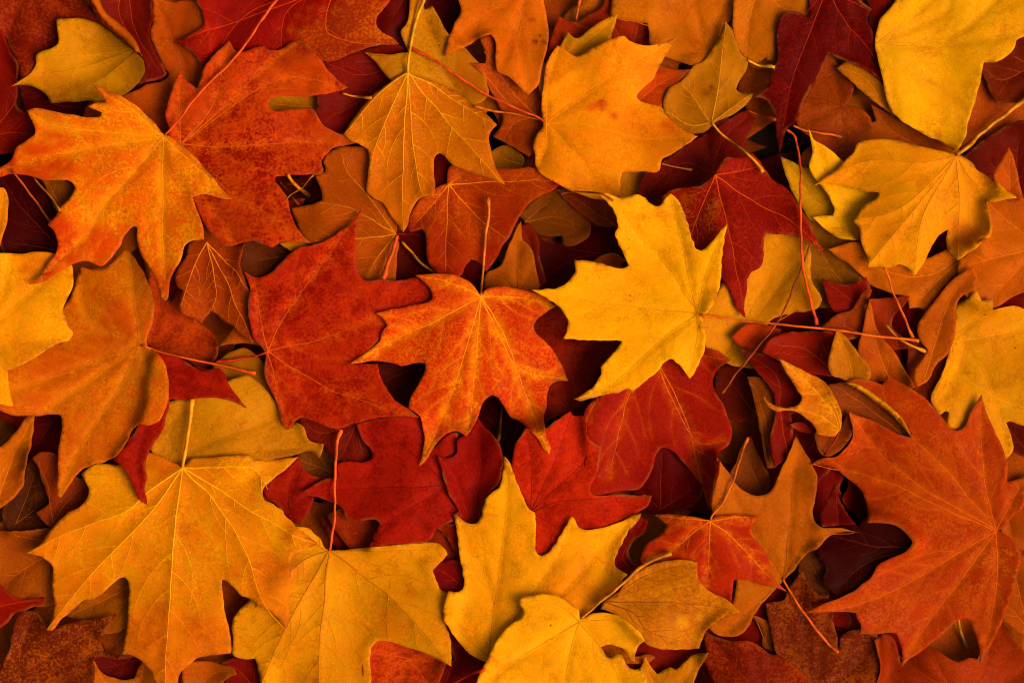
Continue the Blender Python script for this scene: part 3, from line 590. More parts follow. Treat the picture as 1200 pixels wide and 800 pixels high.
leaf('red leaf with one brown half and two long points beside the clear yellow leaf', 64,
     '@p 836,205 844,192 850,186 868,186 880,180 892,192 904,210 922,222 934,240 946,261 955,282 968,300 952,288 937,280 922,276 897,274 893,290 894,300 891,312 877,322 874,340 871,360 872,372 865,365 858,352 852,339 845,330 830,320 800,300 780,270 775,230 790,222 820,218', '@p 837,206', '@p 853,270 862,320 872,368|@p 880,235 930,262 965,298|@p 815,260 805,295|@p 870,200 890,195', (182, 46, 6), (150, 22, 4), mot=.8, vc=(196, 84, 14), cup=-4, spots=[('@p 815,250', 34, (186, 88, 10)), ('@p 958,288', 10, (206, 84, 12))])
leaf('orange red leaf with pale veins below the hanging ochre leaf', 66,
     '@p 524,214 523,207 527,193 534,190 555,200 577,208 580,195 601,197 622,195 640,204 660,211 652,220 635,228 620,238 611,250 604,262 598,275 588,290 578,308 570,318 560,306 552,303 546,311 540,322 530,326 515,323 504,311 499,296 498,276 494,268 480,271 476,262 484,243 492,232 505,222', '@p 525,215', '@p 523,260 521,318|@p 556,250 592,280|@p 580,212 655,211|@p 505,240 482,265|@p 540,205', (208, 92, 10), (176, 46, 7), mot=.6, ct=(172, 44, 6), ctr=(.35, .8), vc=(218, 130, 26), cup=5, spots=[('@p 620,212', 34, (214, 100, 11))])
leaf('brown curled leaf with a dark midrib between the upright stem and the round gap', 70, '@p 611,258 605,270 597,285 592,300 585,312 570,320 566,330 566,338 580,340 600,342 632,342 633,335 628,315 625,295 618,285 612,280 611,268', '@p 607,345', '@p 606,310 608,265|@p 590,325 575,322|@p 622,320', (194, 100, 11), (172, 76, 9), mot=.4, vc=(100, 40, 8), cup=-10)
leaf('little red flap beside the brown curled leaf', 58, '@p 608,268 619,259 632,280 633,300 641,330 630,338 622,320 612,290', '@p 634,334', '@p 618,275', (150, 42, 6), (130, 26, 5), mot=.4)
leaf('shaded brown leaf with a wavy edge in the round dark gap', 34, '@21 30,200 110,120 200,70 260,120 330,190 372,240 368,292 332,332 270,352 240,342 235,300 150,300 118,288 85,262', '@21 60,235', '@21 200,210 330,260|@21 180,130', (150, 76, 9), (126, 54, 7), mot=.4)
leaf('red-brown leaf at the rim of the round dark gap', 38, '@21 200,80 330,85 420,120 500,200 520,260 410,255 372,232 320,195', '@21 500,260', '@21 360,170 230,95', (150, 58, 8), (130, 40, 6), mot=.4, stem='@21 225,105 300,98 400,112 470,150', sw=2.4, sc=(170, 70, 16))
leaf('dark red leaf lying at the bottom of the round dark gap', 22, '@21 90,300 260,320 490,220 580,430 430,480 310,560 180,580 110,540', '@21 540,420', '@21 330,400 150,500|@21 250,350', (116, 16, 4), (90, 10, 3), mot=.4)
leaf('small orange scrap in the round dark gap, touching the clear yellow leaf', 36, '@21 370,430 430,392 490,382 540,420 500,470 440,450', '@21 530,450', '@21 400,425', (192, 90, 10), (170, 70, 8), mot=.4)
leaf('tan leaf showing at the notch below the red-blotched leaf', 54, '@p 722,192 758,192 758,222 745,236 725,238', '@p 740,195', '@p 738,232', (206, 126, 15), (186, 100, 12), mot=.3)
leaf('big dusky orange leaf in shade between two crimson leaves', 54,
     '@11 165,175 250,160 312,140 302,90 275,20 320,5 @10 320,780 312,760 330,725 370,695 490,685 560,700 @11 560,110 640,180 665,270 655,310 668,335 662,400 655,480 660,540 560,540 470,520 420,420 400,360 350,360 265,345 220,300 185,230', '@11 655,298', '@11 570,180 430,10 @10 400,720|@11 450,180 300,150|@11 460,320 280,330|@11 560,420 520,500', (192, 92, 9), (170, 66, 8), mot=.5, vc=(192, 116, 26), under=1, stem='@11 662,305 645,370 630,410 595,505', sw=5.4, sc=(208, 78, 18))
leaf('wine red leaf between the hanging ochre leaf and the large mottled red leaf', 48, '@10 320,260 440,240 540,225 620,205 700,230 720,300 640,400 560,450 500,510 420,640 330,610 285,545 290,470 280,440', '@10 680,280', '@10 500,350 330,300|@10 480,470 320,560|@10 460,290', (152, 28, 5), (120, 16, 4), mot=.5, vc=(150, 50, 12))
leaf('ochre strip of leaf in the notch of the large red leaf', 44, '@10 20,440 310,425 330,530 280,545 60,545', '@10 320,500', '@10 100,490', (196, 116, 15), (176, 92, 10), mot=.3)
leaf('dark wine leaf between the straight pale stem and the red leaf turning orange', 40, '@10 560,-80 740,-80 730,130 700,220 620,190 560,140', '@10 720,-60', '@10 640,80', (130, 22, 5), (104, 12, 4), mot=.4)
leaf('deep maroon leaf between the straight pale stem and the worm-holed leaf', 42, '@10 770,-80 980,-80 985,60 920,200 860,160 800,60', '@10 960,-70', '@10 890,80', (116, 16, 4), (94, 10, 3), mot=.4)
leaf('dim wine leaf below the pointed lobe of the large red leaf', 38, '@10 300,780 330,710 430,690 545,690 560,800 @11 560,130 430,60 330,20', '@11 540,100', '@10 420,770', (134, 36, 6), (112, 20, 5), mot=.4)
leaf('small yellow-brown scrap between the ochre and the red-blotched leaf', 46, '@p 574,178 588,168 606,174 614,186 606,199 590,200 576,198', '@p 610,190', '@p 585,180', (196, 122, 16), (150, 80, 12), mot=.5)
leaf('tiny tan tip below the large red leaf', 50, '@11 110,340 200,325 300,325 230,366 172,380 148,366', '@11 280,335', '@11 150,355', (200, 120, 12), (176, 92, 10), mot=.3)
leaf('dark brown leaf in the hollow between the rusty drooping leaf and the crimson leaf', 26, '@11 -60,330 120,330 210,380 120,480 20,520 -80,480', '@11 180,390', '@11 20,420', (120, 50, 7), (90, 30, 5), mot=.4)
leaf('shaded wine leaf beneath the crossing stems under the hanging ochre leaf', 30, '@11 640,270 800,240 830,440 760,520 650,520 620,400', '@11 650,290', '@11 740,420|@11 800,300', (124, 20, 4), (96, 12, 4), mot=.4, stem='@11 676,325 720,375 760,420 842,482', sw=3.4, sc=(190, 110, 28))

# ---- upper right
leaf('large bright yellow leaf with brown-tinged veins and a smooth outline', 75,
     '@30 505,200 510,150 530,90 570,40 600,0 610,-80 1210,-80 1270,20 1270,120 1200,170 1170,185 1160,220 1110,270 1060,292 1015,290 1010,310 1000,380 980,470 950,560 930,640 900,690 875,708 850,690 820,660 770,645 700,610 620,560 570,500 545,420 545,400 520,280', '@30 512,202', '@30 700,210 900,190 1040,180 1260,130|@30 620,300 700,350 860,450 945,520|@30 640,100 760,0 800,-60|@30 860,170 1050,20 1120,-60|@30 560,330 600,520|@30 720,110 850,40 840,-60', (238, 168, 18), (222, 142, 14), mot=.45, vc=(176, 108, 16), halo=.45, hc=(196, 118, 14), cup=7, spots=[('@30 870,690', 8, (150, 86, 14)), ('@30 800,635', 8, (206, 130, 14))])
leaf('amber leaf with a thick pale stem under the bright yellow leaf', 71,
     '@30 865,725 800,715 700,690 600,665 540,658 460,660 410,680 400,710 360,750 320,795 @31 290,15 208,70 300,62 370,80 440,100 510,105 505,125 450,160 410,200 385,240 420,280 425,330 440,380 455,430 450,460 500,455 560,460 600,440 640,460 670,494 720,430 760,350 800,300 835,275 825,340 840,400 870,425 900,400 960,360 985,325 1020,310 1030,260 1020,200 1010,155 1060,148 1142,134 1060,70 1000,20 970,0 @30 950,770 900,738', '@30 868,738', '@31 820,5 700,150 560,320 455,445|@31 880,60 885,200 870,415|@30 700,770 450,760 @31 215,70|@31 960,60 1130,133|@31 710,220 670,485|@31 620,170 400,240', (234, 152, 14), (218, 120, 11), mot=.4, vc=(186, 98, 14), stem='@30 870,732 930,690 1050,590 1190,480 1260,425', sw=5.6, sc=(206, 128, 26), cup=4, under=1, spots=[('@31 900,300', 28, (206, 108, 10))])
leaf('vivid yellow leaf with hooked points partly under the amber leaf', 66, '@p 946,152 953,165 970,175 990,190 1010,195 1040,205 1040,280 1006,278 1003,281 980,278 965,268 951,255 975,252 977,245 973,235 962,218 953,208 947,195 951,180 948,165', '@p 1030,240', '@p 985,230 960,185 947,157|@p 990,265 955,256', (240, 168, 14), (226, 146, 12), mot=.3, vc=(206, 130, 16), cup=6)
leaf('tan yellow leaf in shadow inside the hooked points of the vivid yellow leaf', 60, '@p 915,183 925,187 935,193 948,198 960,203 972,218 982,245 974,262 950,258 938,242 928,222 920,200', '@p 975,255', '@p 945,222 918,186', (214, 148, 24), (196, 124, 18), mot=.3)
leaf('rusty leaf with dark centre behind the drooping maroon points', 48, '@30 270,230 340,290 405,370 400,450 370,490 430,500 490,550 495,600 450,640 420,720 390,740 350,760 200,640 140,590 150,500 210,400', '@30 355,495', '@30 320,300|@30 180,560|@30 460,600|@30 370,720|@30 200,440', (178, 80, 10), (146, 46, 7), mot=.5, vc=(110, 38, 8))
leaf('amber strip of leaf between the maroon leaf and the bright yellow leaf', 62, '@30 330,315 380,280 450,318 520,350 580,420 600,540 520,485 440,420', '@30 590,520', '@30 450,360 350,310', (206, 120, 13), (186, 90, 10), mot=.3)
leaf('shaded rust leaf between the bright yellow leaf and the amber leaf', 44, '@30 490,480 600,540 770,630 890,700 850,760 600,740 500,720 400,720 420,600 520,560', '@30 850,740', '@30 650,640 510,520|@30 560,680', (196, 98, 10), (170, 66, 8), mot=.4)
leaf('wrinkled dark rust leaf between the bright yellow leaf and the thick pale stem', 46, '@30 1010,290 1080,230 1170,170 1270,150 1270,480 1160,470 1090,475 1055,400', '@30 1260,300', '@30 1120,360 1040,310|@30 1180,250', (150, 54, 8), (120, 30, 6), mot=.5, vc=(190, 90, 16), cup=8)
leaf('small orange pointed leaf tip under the thick pale stem', 58, '@30 1040,810 1075,760 1110,692 1140,775 @31 1178,145 1120,150 1050,80', '@31 1120,140', '@30 1110,720', (206, 98, 11), (180, 66, 8), mot=.4)
leaf('dark red leaf directly under the thick pale stem', 40, '@30 930,730 1040,640 1200,560 1270,560 1270,870 @31 1200,120 1100,80 1000,20', '@31 1180,100', '@30 1060,740|@30 1200,640', (140, 34, 6), (110, 20, 5), mot=.5)
leaf('broad burnt orange leaf between the amber leaf and the specked yellow leaf', 52, '@31 1000,140 1140,130 1270,190 1270,520 1130,595 1060,640 1000,640 900,570 880,430 950,350 1010,300', '@31 1260,360', '@31 1100,400 900,450|@31 1120,250 1020,160|@31 1120,500 1010,630', (206, 106, 10), (186, 78, 8), mot=.4)
leaf('orange leaf with a rounded edge beneath the amber leaf', 49, '@31 270,370 420,340 480,420 600,400 700,420 850,360 980,320 1010,400 940,440 850,500 765,600 735,655 690,640 650,648 640,600 560,572 470,532 420,482 370,440', '@31 940,380', '@31 700,500 400,420|@31 780,520 690,630', (214, 116, 10), (194, 88, 9), mot=.4)
leaf('amber leaf behind the long stem of the clear yellow leaf', 45, '@p 865,300 890,270 922,272 946,286 950,330 961,352 956,361 928,367 902,376 895,400 885,432 850,425 822,400 820,370 840,340', '@p 850,415', '@p 900,350 940,300|@p 900,330|@p 930,365', (224, 144, 15), (204, 112, 12), mot=.4, vc=(170, 90, 14))
leaf('shadowed olive-tan leaf below the red pointed leaf', 36, '@31 150,200 260,240 400,330 440,480 400,580 300,640 200,640 160,450', '@31 380,580', '@31 260,400 190,260', (166, 96, 10), (140, 72, 8), mot=.4)
leaf('small crimson point between the amber leaf and the crossing stems', 50, '@31 245,508 300,525 380,530 450,500 470,560 420,650 330,680 285,640', '@31 430,640', '@31 340,580 255,515', (160, 34, 6), (136, 22, 5), mot=.4)
leaf('rust red triangular leaf tip above the orange crossing stem', 52, '@31 460,605 560,597 652,588 620,640 580,680 570,720 630,790 680,830 540,830 490,720', '@31 600,820', '@31 560,680 640,595', (176, 62, 8), (150, 40, 6), mot=.4)
leaf('brown wavy leaf with a turned rim beside the rust red tip', 51, '@31 230,740 300,680 380,650 440,560 470,560 440,680 430,780 320,790', '@31 420,760', '@31 340,710 440,600', (170, 70, 9), (146, 48, 7), mot=.4, cup=8)

# ---- right side
leaf('yellow leaf with brown specks under the great rust orange leaf', 62,
     '@31 845,800 850,740 870,690 868,640 920,600 955,565 985,612 1035,598 1040,655 1100,640 1160,635 1270,680 @32 1270,370 1200,395 1130,375 1115,380 1147,480 1142,520 1115,548 1080,500 1050,450 960,400 860,410 828,392 835,330 825,325 790,342 770,310 748,280 760,220 790,170 820,100 838,20', '@32 845,5', '@31 960,700 1030,610|@32 1000,120 1100,400 1130,520|@31 1100,760 1260,700|@32 960,200 1260,340|@32 840,180 770,290', (222, 148, 15), (204, 116, 12), mot=.4, vc=(190, 116, 15), flecks=1, cup=5)
leaf('great rust orange leaf with a folded upper lobe and long points', 86,
     '@32 188,575 240,545 310,535 350,500 380,460 385,400 363,328 430,350 520,390 600,430 662,452 600,365 520,305 440,245 340,188 400,172 450,182 520,200 540,158 600,190 700,250 780,330 860,412 900,400 940,320 988,248 1010,330 1040,400 1080,480 1105,560 1107,655 1150,640 1187,636 1190,700 1175,780 @33 1140,10 1100,50 1065,80 1110,105 1150,140 1165,190 1150,290 1120,400 1090,480 1070,540 1040,600 1010,660 984,705 985,640 960,560 930,500 905,490 870,510 830,550 770,600 720,640 650,690 618,722 625,660 610,600 590,560 500,562 415,560 425,520 405,480 400,460 300,455 172,456 240,420 330,385 410,340 470,290 490,250 540,215 620,180 655,130 640,100 590,60 530,40 450,40 @32 455,790 450,730 420,680 370,640 320,600 260,578',
     '@33 1055,82', '@33 900,20 @32 760,750 500,640 205,573|@32 860,640 680,460 520,290 360,190|@32 1000,640 985,400 986,262|@33 840,210 640,330 420,420 185,455|@33 880,330 740,520 625,712|@33 1060,300 1030,520 988,690|@32 1130,740 1180,645|@32 600,600 375,340',
     (204, 90, 9), (178, 54, 7), mot=.7, halo=.4, hc=(222, 116, 16), vc=(206, 92, 13), cup=9, flecks=.35, spots=[('@33 1080,250', 40, (216, 104, 11)), ('@32 560,420', 40, (192, 62, 8)), ('@33 280,440', 26, (214, 84, 10))],
     fold=('@32 342,190 420,238 500,290 580,358 660,448 606,350 545,288 480,240 420,205', (226, 142, 18)))
leaf('orange leaf lobe standing behind the folded upper lobe', 66, '@z5 618,42 640,110 660,190 700,240 750,300 780,360 825,455 780,470 700,430 640,430 610,410 590,340 570,270 590,180 605,100', '@z5 750,460', '@z5 670,300 622,60', (200, 96, 9), (176, 70, 8), mot=.4, cup=6)
leaf('small tan twisted leaf beside the standing orange lobe', 68, '@z5 465,183 520,230 560,290 600,330 620,380 615,418 530,425 480,410 440,395 425,330 445,250', '@z5 540,425', '@z5 520,320 470,200', (204, 120, 15), (180, 90, 10), mot=.5, cup=8, net=.3, hc=(226, 150, 26))
leaf('red leaf beneath the small tan twisted leaf', 58, '@z5 150,240 210,205 300,195 380,192 450,200 490,260 470,330 450,400 330,390 200,330 120,290', '@z5 460,380', '@z5 330,280 170,250|@z5 400,220', (176, 46, 6), (150, 28, 5), mot=.5, vc=(190, 80, 16))
leaf('curled yellow-orange leaf with netted veins and hooked tip', 82, '@z5 193,320 260,350 330,385 400,420 440,470 470,530 488,590 485,640 460,682 370,667 365,640 320,590 280,568 235,558 180,562 140,537 118,488 150,522 200,543 240,548 290,525 305,500 280,460 240,400', '@z5 480,650', '@z5 440,560 340,440 205,330|@z5 380,580 250,556|@z5 478,600 400,440', (216, 122, 13), (200, 94, 10), mot=.5, net=.3, halo=.5, hc=(232, 164, 30), vc=(226, 150, 26), cup=14, z=8)
leaf('dark crimson leaf under the curled yellow-orange leaf', 54, '@z5 20,275 100,290 195,320 250,400 320,490 310,560 260,580 270,660 245,770 180,830 160,700 185,560 170,470 90,370', '@z5 240,780', '@z5 210,560 190,400 50,295', (156, 32, 5), (130, 20, 4), mot=.5)
leaf('brown upright lobe against the dark crimson leaf', 50, '@z5 55,402 120,410 190,450 200,560 175,680 195,830 150,830 115,650 85,500', '@z5 170,820', '@z5 130,560 65,410', (160, 76, 8), (130, 52, 7), mot=.4)
leaf('thin brown leaf hanging below the curled netted leaf', 64, '@z5 365,660 430,660 480,640 530,560 548,580 545,650 510,720 430,775 400,765 375,720', '@z5 400,765', '@z5 440,700 500,620', (166, 72, 9), (140, 52, 7), mot=.4, stem='@z5 415,765 450,715 480,655', sw=2.4, sc=(150, 30, 10))
leaf('brown inner leaf face behind the fold of the great orange leaf', 56, '@z5 430,440 520,430 620,490 740,590 830,690 740,680 600,600 540,590 500,630 480,590 450,500', '@z5 800,690', '@z5 640,560 460,450', (160, 72, 8), (130, 50, 6), mot=.4)
leaf('dim red curl below the hooked tip of the netted leaf', 62, '@z5 250,625 300,615 345,640 365,668 310,660 262,640', '@z5 360,665', '@z5 265,628', (160, 34, 6), (136, 20, 5), mot=.3, cup=6)
leaf('smooth orange curved leaf beside the specked yellow leaf', 64, '@p 1135,313 1140,330 1137,338 1120,350 1116,365 1116,380 1113,398 1106,415 1094,425 1082,445 1070,452 1066,445 1067,432 1074,424 1083,410 1075,400 1071,385 1078,370 1090,355 1105,335 1120,322', '@p 1078,445', '@p 1092,400 1110,350 1134,318', (200, 98, 11), (176, 74, 9), mot=.4, cup=10)
leaf('shaded rust leaf between the curved orange leaf and the specked yellow leaf', 46, '@32 660,-30 860,-10 850,60 810,160 780,240 760,310 690,240 660,195 640,100', '@32 840,0', '@32 740,140 690,220', (166, 64, 8), (140, 44, 6), mot=.4)
leaf('dark red leaf between the standing orange lobe and the curved leaf', 38, '@31 560,650 700,640 760,700 740,830 @32 700,60 680,210 620,160 540,20', '@32 660,190', '@31 640,740|@32 640,60', (136, 20, 5), (110, 12, 4), mot=.4)
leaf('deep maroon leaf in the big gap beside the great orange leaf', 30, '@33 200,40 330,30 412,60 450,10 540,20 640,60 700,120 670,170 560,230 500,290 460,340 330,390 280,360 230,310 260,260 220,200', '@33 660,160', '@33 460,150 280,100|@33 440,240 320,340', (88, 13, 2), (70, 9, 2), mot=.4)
leaf('small dark red pointed leaf in the gap beside the tan orange leaf', 42, '@32 305,650 322,720 360,800 @33 400,50 240,60 @32 235,790 275,730', '@33 320,50', '@32 305,670', (140, 24, 5), (110, 14, 4), mot=.4)
leaf('orange leaf behind the base of the great orange leaf, with a thin red stem', 54, '@33 1110,40 1200,-20 1270,-50 1270,620 1190,570 1140,530 1080,480 1100,300 1120,150', '@33 1250,580', '@33 1180,300 1150,40|@33 1180,480 1110,440', (192, 92, 10), (170, 66, 8), mot=.4, stem='@33 1155,165 1200,192 1260,215', sw=3.0, sc=(160, 30, 12))
leaf('maroon leaf between the specked yellow leaf and the great orange leaf', 36, '@32 1100,360 1270,360 1270,560 1190,530 1120,440', '@32 1260,540', '@32 1150,400', (136, 36, 6), (110, 22, 5), mot=.4)
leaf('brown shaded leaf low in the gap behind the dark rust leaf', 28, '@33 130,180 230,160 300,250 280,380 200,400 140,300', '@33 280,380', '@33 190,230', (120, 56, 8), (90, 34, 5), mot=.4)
leaf('dark rust leaf in shade behind the mottled red leaf', 34, '@22 960,120 1060,100 1140,220 1150,340 1060,380 960,300', '@22 1140,330', '@22 1010,180', (140, 40, 6), (110, 24, 5), mot=.4)
leaf('brown leaf lobe above the thin curving stem', 38, '@22 1050,560 1080,480 1120,440 1170,560 1210,650 1180,740 1080,720 1020,640', '@22 1170,730', '@22 1120,580', (150, 70, 8), (124, 50, 6), mot=.4)
leaf('orange red leaf with a thin rim between the amber leaf and the dark crimson leaf', 52, '@22 1020,-20 1090,40 1180,60 1260,60 1260,-60 1100,-80', '@22 1240,20', '@22 1100,20', (196, 72, 9), (170, 46, 7), mot=.4)

loose_stem('long red-orange stem running from the maroon points to the crossing stems', '@30 88,608 125,640 140,720 148,800 @31 142,150 148,400 180,560 220,724', 3.4, (214, 76, 16))
loose_stem('short orange stem below the drooping maroon points', '@30 120,588 170,606 230,620 350,640', 3.0, (204, 92, 18))
loose_stem('thin red stem between the dull tan leaf and the drooping maroon points', '@z4 598,222 650,245 700,266', 3.0, (200, 70, 16))
loose_stem('short yellow stem at the edge of the dark maroon leaf', '@z4 592,30 640,50 695,62', 3.2, (222, 150, 24))
loose_stem('thin tan forked stem below the red-blotched leaf', '@20 700,763 770,778 850,790', 2.4, (190, 100, 26))
loose_stem('thin tan stem on the wine red leaf beside the ochre leaf', '@10 405,438 460,452 545,461', 3.0, (196, 110, 26))
loose_stem('stout tan stem end in the dark window of the large red leaf', '@11 155,22 190,70 238,112', 4.4, (206, 120, 26))
loose_stem('thin tan stem slanting across the dark window of the large red leaf', '@11 152,138 200,85 268,20', 2.0, (180, 96, 22))
loose_stem('thin dark stem down the side of the dark window', '@11 96,40 150,105 200,158', 2.0, (160, 84, 20))
loose_stem('orange slanting stem coming out from under the amber leaf', '@31 528,455 570,560 612,660 665,785', 3.2, (206, 86, 16))
loose_stem('curved tan stem with a frayed end beside the standing orange lobe', '@z5 702,165 750,222 800,252 885,292', 3.4, (196, 120, 30))
loose_stem('thin dark red stem slanting down to the mottled red leaf', '@31 192,345 130,510 40,705 @22 1060,130 980,240', 3.0, (150, 60, 10))
loose_stem('pale tan stem in the black gap between the great orange leaf points', '@33 912,495 935,570 968,660', 4.0, (176, 110, 30))
loose_stem('thin red-brown stem slanting in the dark gap under the yellow-to-red leaf', '@01 70,5 140,100 240,248', 3.0, (176, 70, 18))
loose_stem('thin tan stem on the tan scrap in the dark gap', '@01 165,35 230,105 300,195', 2.6, (180, 96, 22))
loose_stem('short pale stem between the two long points of the speckled leaf', '@12 1157,305 1148,380 1135,468', 3.0, (170, 90, 26))

# ------------------------------------------------------------------ leaves on the ground around and beneath
for i, d in enumerate(LEAVES):
    d['id'] = i
GROUP = 'fallen maple leaves of the bed'
PICK = [i for i, d in enumerate(LEAVES) if d['layer'] in (90, 93, 78, 87) or d['label'].startswith(('large ochre', 'orange-yellow leaf with a few'))]
RX0, RX1, RY0, RY1 = -330, 1530, -330, 1130
PALETTE_NAMES = ['orange brown', 'dark red', 'golden', 'rust red', 'amber', 'maroon', 'scarlet mottled']
PALETTE = [((196, 96, 10), (170, 66, 8)), ((160, 34, 6), (130, 20, 5)), ((214, 134, 14), (196, 104, 11)), ((180, 62, 8), (150, 40, 6)), ((206, 112, 11), (184, 80, 9)), ((140, 24, 5), (116, 16, 4)), ((186, 44, 7), (206, 80, 10))]


def filler(cx, cy, layer, label, spacing, dark):
    d = LEAVES[PICK[rng.integers(len(PICK))]]
    a, s = rng.uniform(0, 2 * np.pi), rng.uniform(.8, 1.08)
    m = np.array([[np.cos(a), -np.sin(a)], [np.sin(a), np.cos(a)]]) * s
    if rng.random() < .5:
        m = m @ np.array([[-1, 0], [0, 1]])
    c = d['outline'].mean(0)
    f = lambda p: (p - c) @ m.T + np.array([cx, cy])
    kind = int(rng.integers(len(PALETTE))) if not dark else [3, 0, 1, 4, 5, 0][rng.integers(6)]
    pal = PALETTE[kind]
    label = PALETTE_NAMES[kind] + ' ' + label
    dirn = m @ (d['base'] - c)
    dirn /= np.hypot(*dirn)
    LEAVES.append(dict(id=len(LEAVES), label=label, layer=layer, outline=f(d['outline']), base=f(d['base'][None])[0],
                       veins=[f(v) for v in d['veins']], c1=pal[0], c2=pal[1], mot=.6, coarse=1, spacing=spacing,
                       vc=tuple(np.array(pal[1]) * .9), cup=rng.uniform(-6, 8)))


for gy in np.arange(-40, 880, 132):
    for gx in np.arange(-40, 1280, 134):
        filler(gx + rng.uniform(-50, 50), gy + rng.uniform(-45, 45), -60 + rng.uniform(0, 20), 'maple leaf buried in shade beneath the upper leaves', 7.0, True)
ring = []
for gy in np.arange(-250, 1080, 145):
    for gx in np.arange(-260, 1490, 160):
        if -75 < gx < 1275 and -75 < gy < 875:
            continue
        ring.append((gx, gy))
for gx, gy in ring:
    x, y = gx + rng.uniform(-35, 35), gy + rng.uniform(-30, 30)
    # keep clear of the leaves already laid out
    x = x if -120 < y < 920 and not (x < -120 or x > 1320) else x
    ox = max(-110 - x, x - 1310, -110 - y, y - 910)
    if ox < 0:
        if min(abs(x), abs(x - 1200)) < min(abs(y), abs(y - 800)):
            x = -125 if x < 600 else 1325
        else:
            y = -125 if y < 400 else 925
    filler(x, y, rng.uniform(0, 40), 'maple leaf in the litter surrounding the bed', 7.0, False)

# ------------------------------------------------------------------ laying the leaves one on another
G = 2.0
nx, ny = int((RX1 - RX0) / G) + 1, int((RY1 - RY0) / G) + 1
HF = np.zeros((ny, nx))


def shifted_max(a):
    b = a.copy()
    b[1:] = np.maximum(b[1:], a[:-1]); b[:-1] = np.maximum(b[:-1], a[1:])
    c = b.copy()
    c[:, 1:] = np.maximum(c[:, 1:], b[:, :-1]); c[:, :-1] = np.maximum(c[:, :-1], b[:, 1:])
    return c


def blur(a, n):
    for _ in range(n):
        p = np.pad(a, 1, mode='edge')
        a = (p[:-2, 1:-1] + p[2:, 1:-1] + 2 * a) / 4
        p = np.pad(a, 1, mode='edge')
        a = (p[1:-1, :-2] + p[1:-1, 2:] + 2 * a) / 4
    return a


def bilinear(grid, gx0, gy0, x, y):
    u = np.clip((x - gx0) / G, 0, grid.shape[1] - 1.001)
    v = np.clip((y - gy0) / G, 0, grid.shape[0] - 1.001)
    i, j = u.astype(int), v.astype(int)
    a, b = u - i, v - j
    return grid[j, i] * (1 - a) * (1 - b) + grid[j, i + 1] * a * (1 - b) + grid[j + 1, i] * (1 - a) * b + grid[j + 1, i + 1] * a * b


def side_veins(mains, poly, r):
    """Side veins that leave each main vein on both sides and bend towards its tip."""
    out = []
    segs = [np.hstack([m[:-1], m[1:]]) for m in mains]
    for k, m in enumerate(mains):
        L = np.concatenate([[0], np.cumsum(np.hypot(*np.diff(m, axis=0).T))])
        if L[-1] < 35:
            continue
        gap = float(np.clip(L[-1] / 5.0, 16, 36))
        pos, side, s = [], [], L[-1] * .2
        sg = 1
        while s < L[-1] * .93:
            pos.append(s); side.append(sg); sg = -sg if r.random() < .85 else sg
            s += gap * r.uniform(.3, .85)
        idx = np.searchsorted(L, pos).clip(1, len(m) - 1)
        p = m[idx].copy()
        t = m[np.minimum(idx + 1, len(m) - 1)] - m[idx - 1]
        a0 = np.arctan2(t[:, 1], t[:, 0])
        side = np.array(side)
        ang = a0 + side * np.radians(r.uniform(36, 62, len(side)))
        live = np.ones(len(side), bool)
        turn = np.radians(r.uniform(.6, 3.2, len(side)))
        tracks = [[q] for q in p]
        others = np.vstack([segs[j] for j in range(len(mains)) if j != k]) if len(mains) > 1 else None
        lim = ((L[-1] - np.array(pos)) * .55 + 10) * r.uniform(.55, 1.1, len(pos))
        for stp in range(30):
            ang = ang - side * turn
            p = p + np.stack([np.cos(ang), np.sin(ang)], 1) * 3.0
            live &= inside(poly, p) & (stp * 3.0 < lim)
            if others is not None and stp > 1:
                do = seg_dist(p, others[:, :2], others[:, 2:])
                ds = seg_dist(p, segs[k][:, :2], segs[k][:, 2:])
                live &= do > ds * .75
            if not live.any():
                break
            for i in np.nonzero(live)[0]:
                tracks[i].append(p[i].copy())
        out += [(k, np.array(q)) for q in tracks if len(q) > 3]
    return out


def mesh_obj(name, verts, faces, mat, parent, origin, attrs=None):
    me = bpy.data.meshes.new(name)
    v = np.empty((len(verts), 3))
    v[:, 0] = (verts[:, 0] - origin[0]) * S
    v[:, 1] = -(verts[:, 1] - origin[1]) * S
    v[:, 2] = (verts[:, 2] - origin[2]) * S
    me.from_pydata(v.tolist(), [], faces)
    me.polygons.foreach_set('use_smooth', [True] * len(me.polygons))
    for k, a in (attrs or {}).items():
        if a.ndim == 2:
            at = me.attributes.new(k, 'FLOAT_COLOR', 'POINT')
            at.data.foreach_set('color', np.hstack([a, np.ones((len(a), 1))]).astype(np.float32).ravel())
        else:
            at = me.attributes.new(k, 'FLOAT', 'POINT')
            at.data.foreach_set('value', a.astype(np.float32))
    me.materials.append(mat)
    me.update()
    o = bpy.data.objects.new(name, me)
    col.objects.link(o)
    o.parent = parent
    return o


def ridge(lines, zf, w0, w1, h):
    """A slim raised rib along each line: half-widths w0 at the start, w1 at the end."""
    V, F = [], []
    for ln in lines:
        n = len(ln)
        t = np.gradient(ln, axis=0)
        t /= np.maximum(np.hypot(t[:, 0], t[:, 1]), 1e-6)[:, None]
        nrm = np.stack([-t[:, 1], t[:, 0]], 1)
        u = np.linspace(0, 1, n)
        w = (w0 * (1 - u) + w1 * u)[:, None]
        z = zf(ln[:, 0], ln[:, 1])
        b = len(V)
        for k in range(n):
            a, c, e = ln[k] - nrm[k] * w[k], ln[k], ln[k] + nrm[k] * w[k]
            hh = h * (.5 + .5 * (1 - u[k]))
            V += [(a[0], a[1], z[k] - .12), (c[0], c[1], z[k] + hh), (e[0], e[1], z[k] - .12)]
            if k:
                q = b + 3 * (k - 1)
                F += [(q, q + 3, q + 4, q + 1), (q + 1, q + 4, q + 5, q + 2)]
    return np.array(V), F


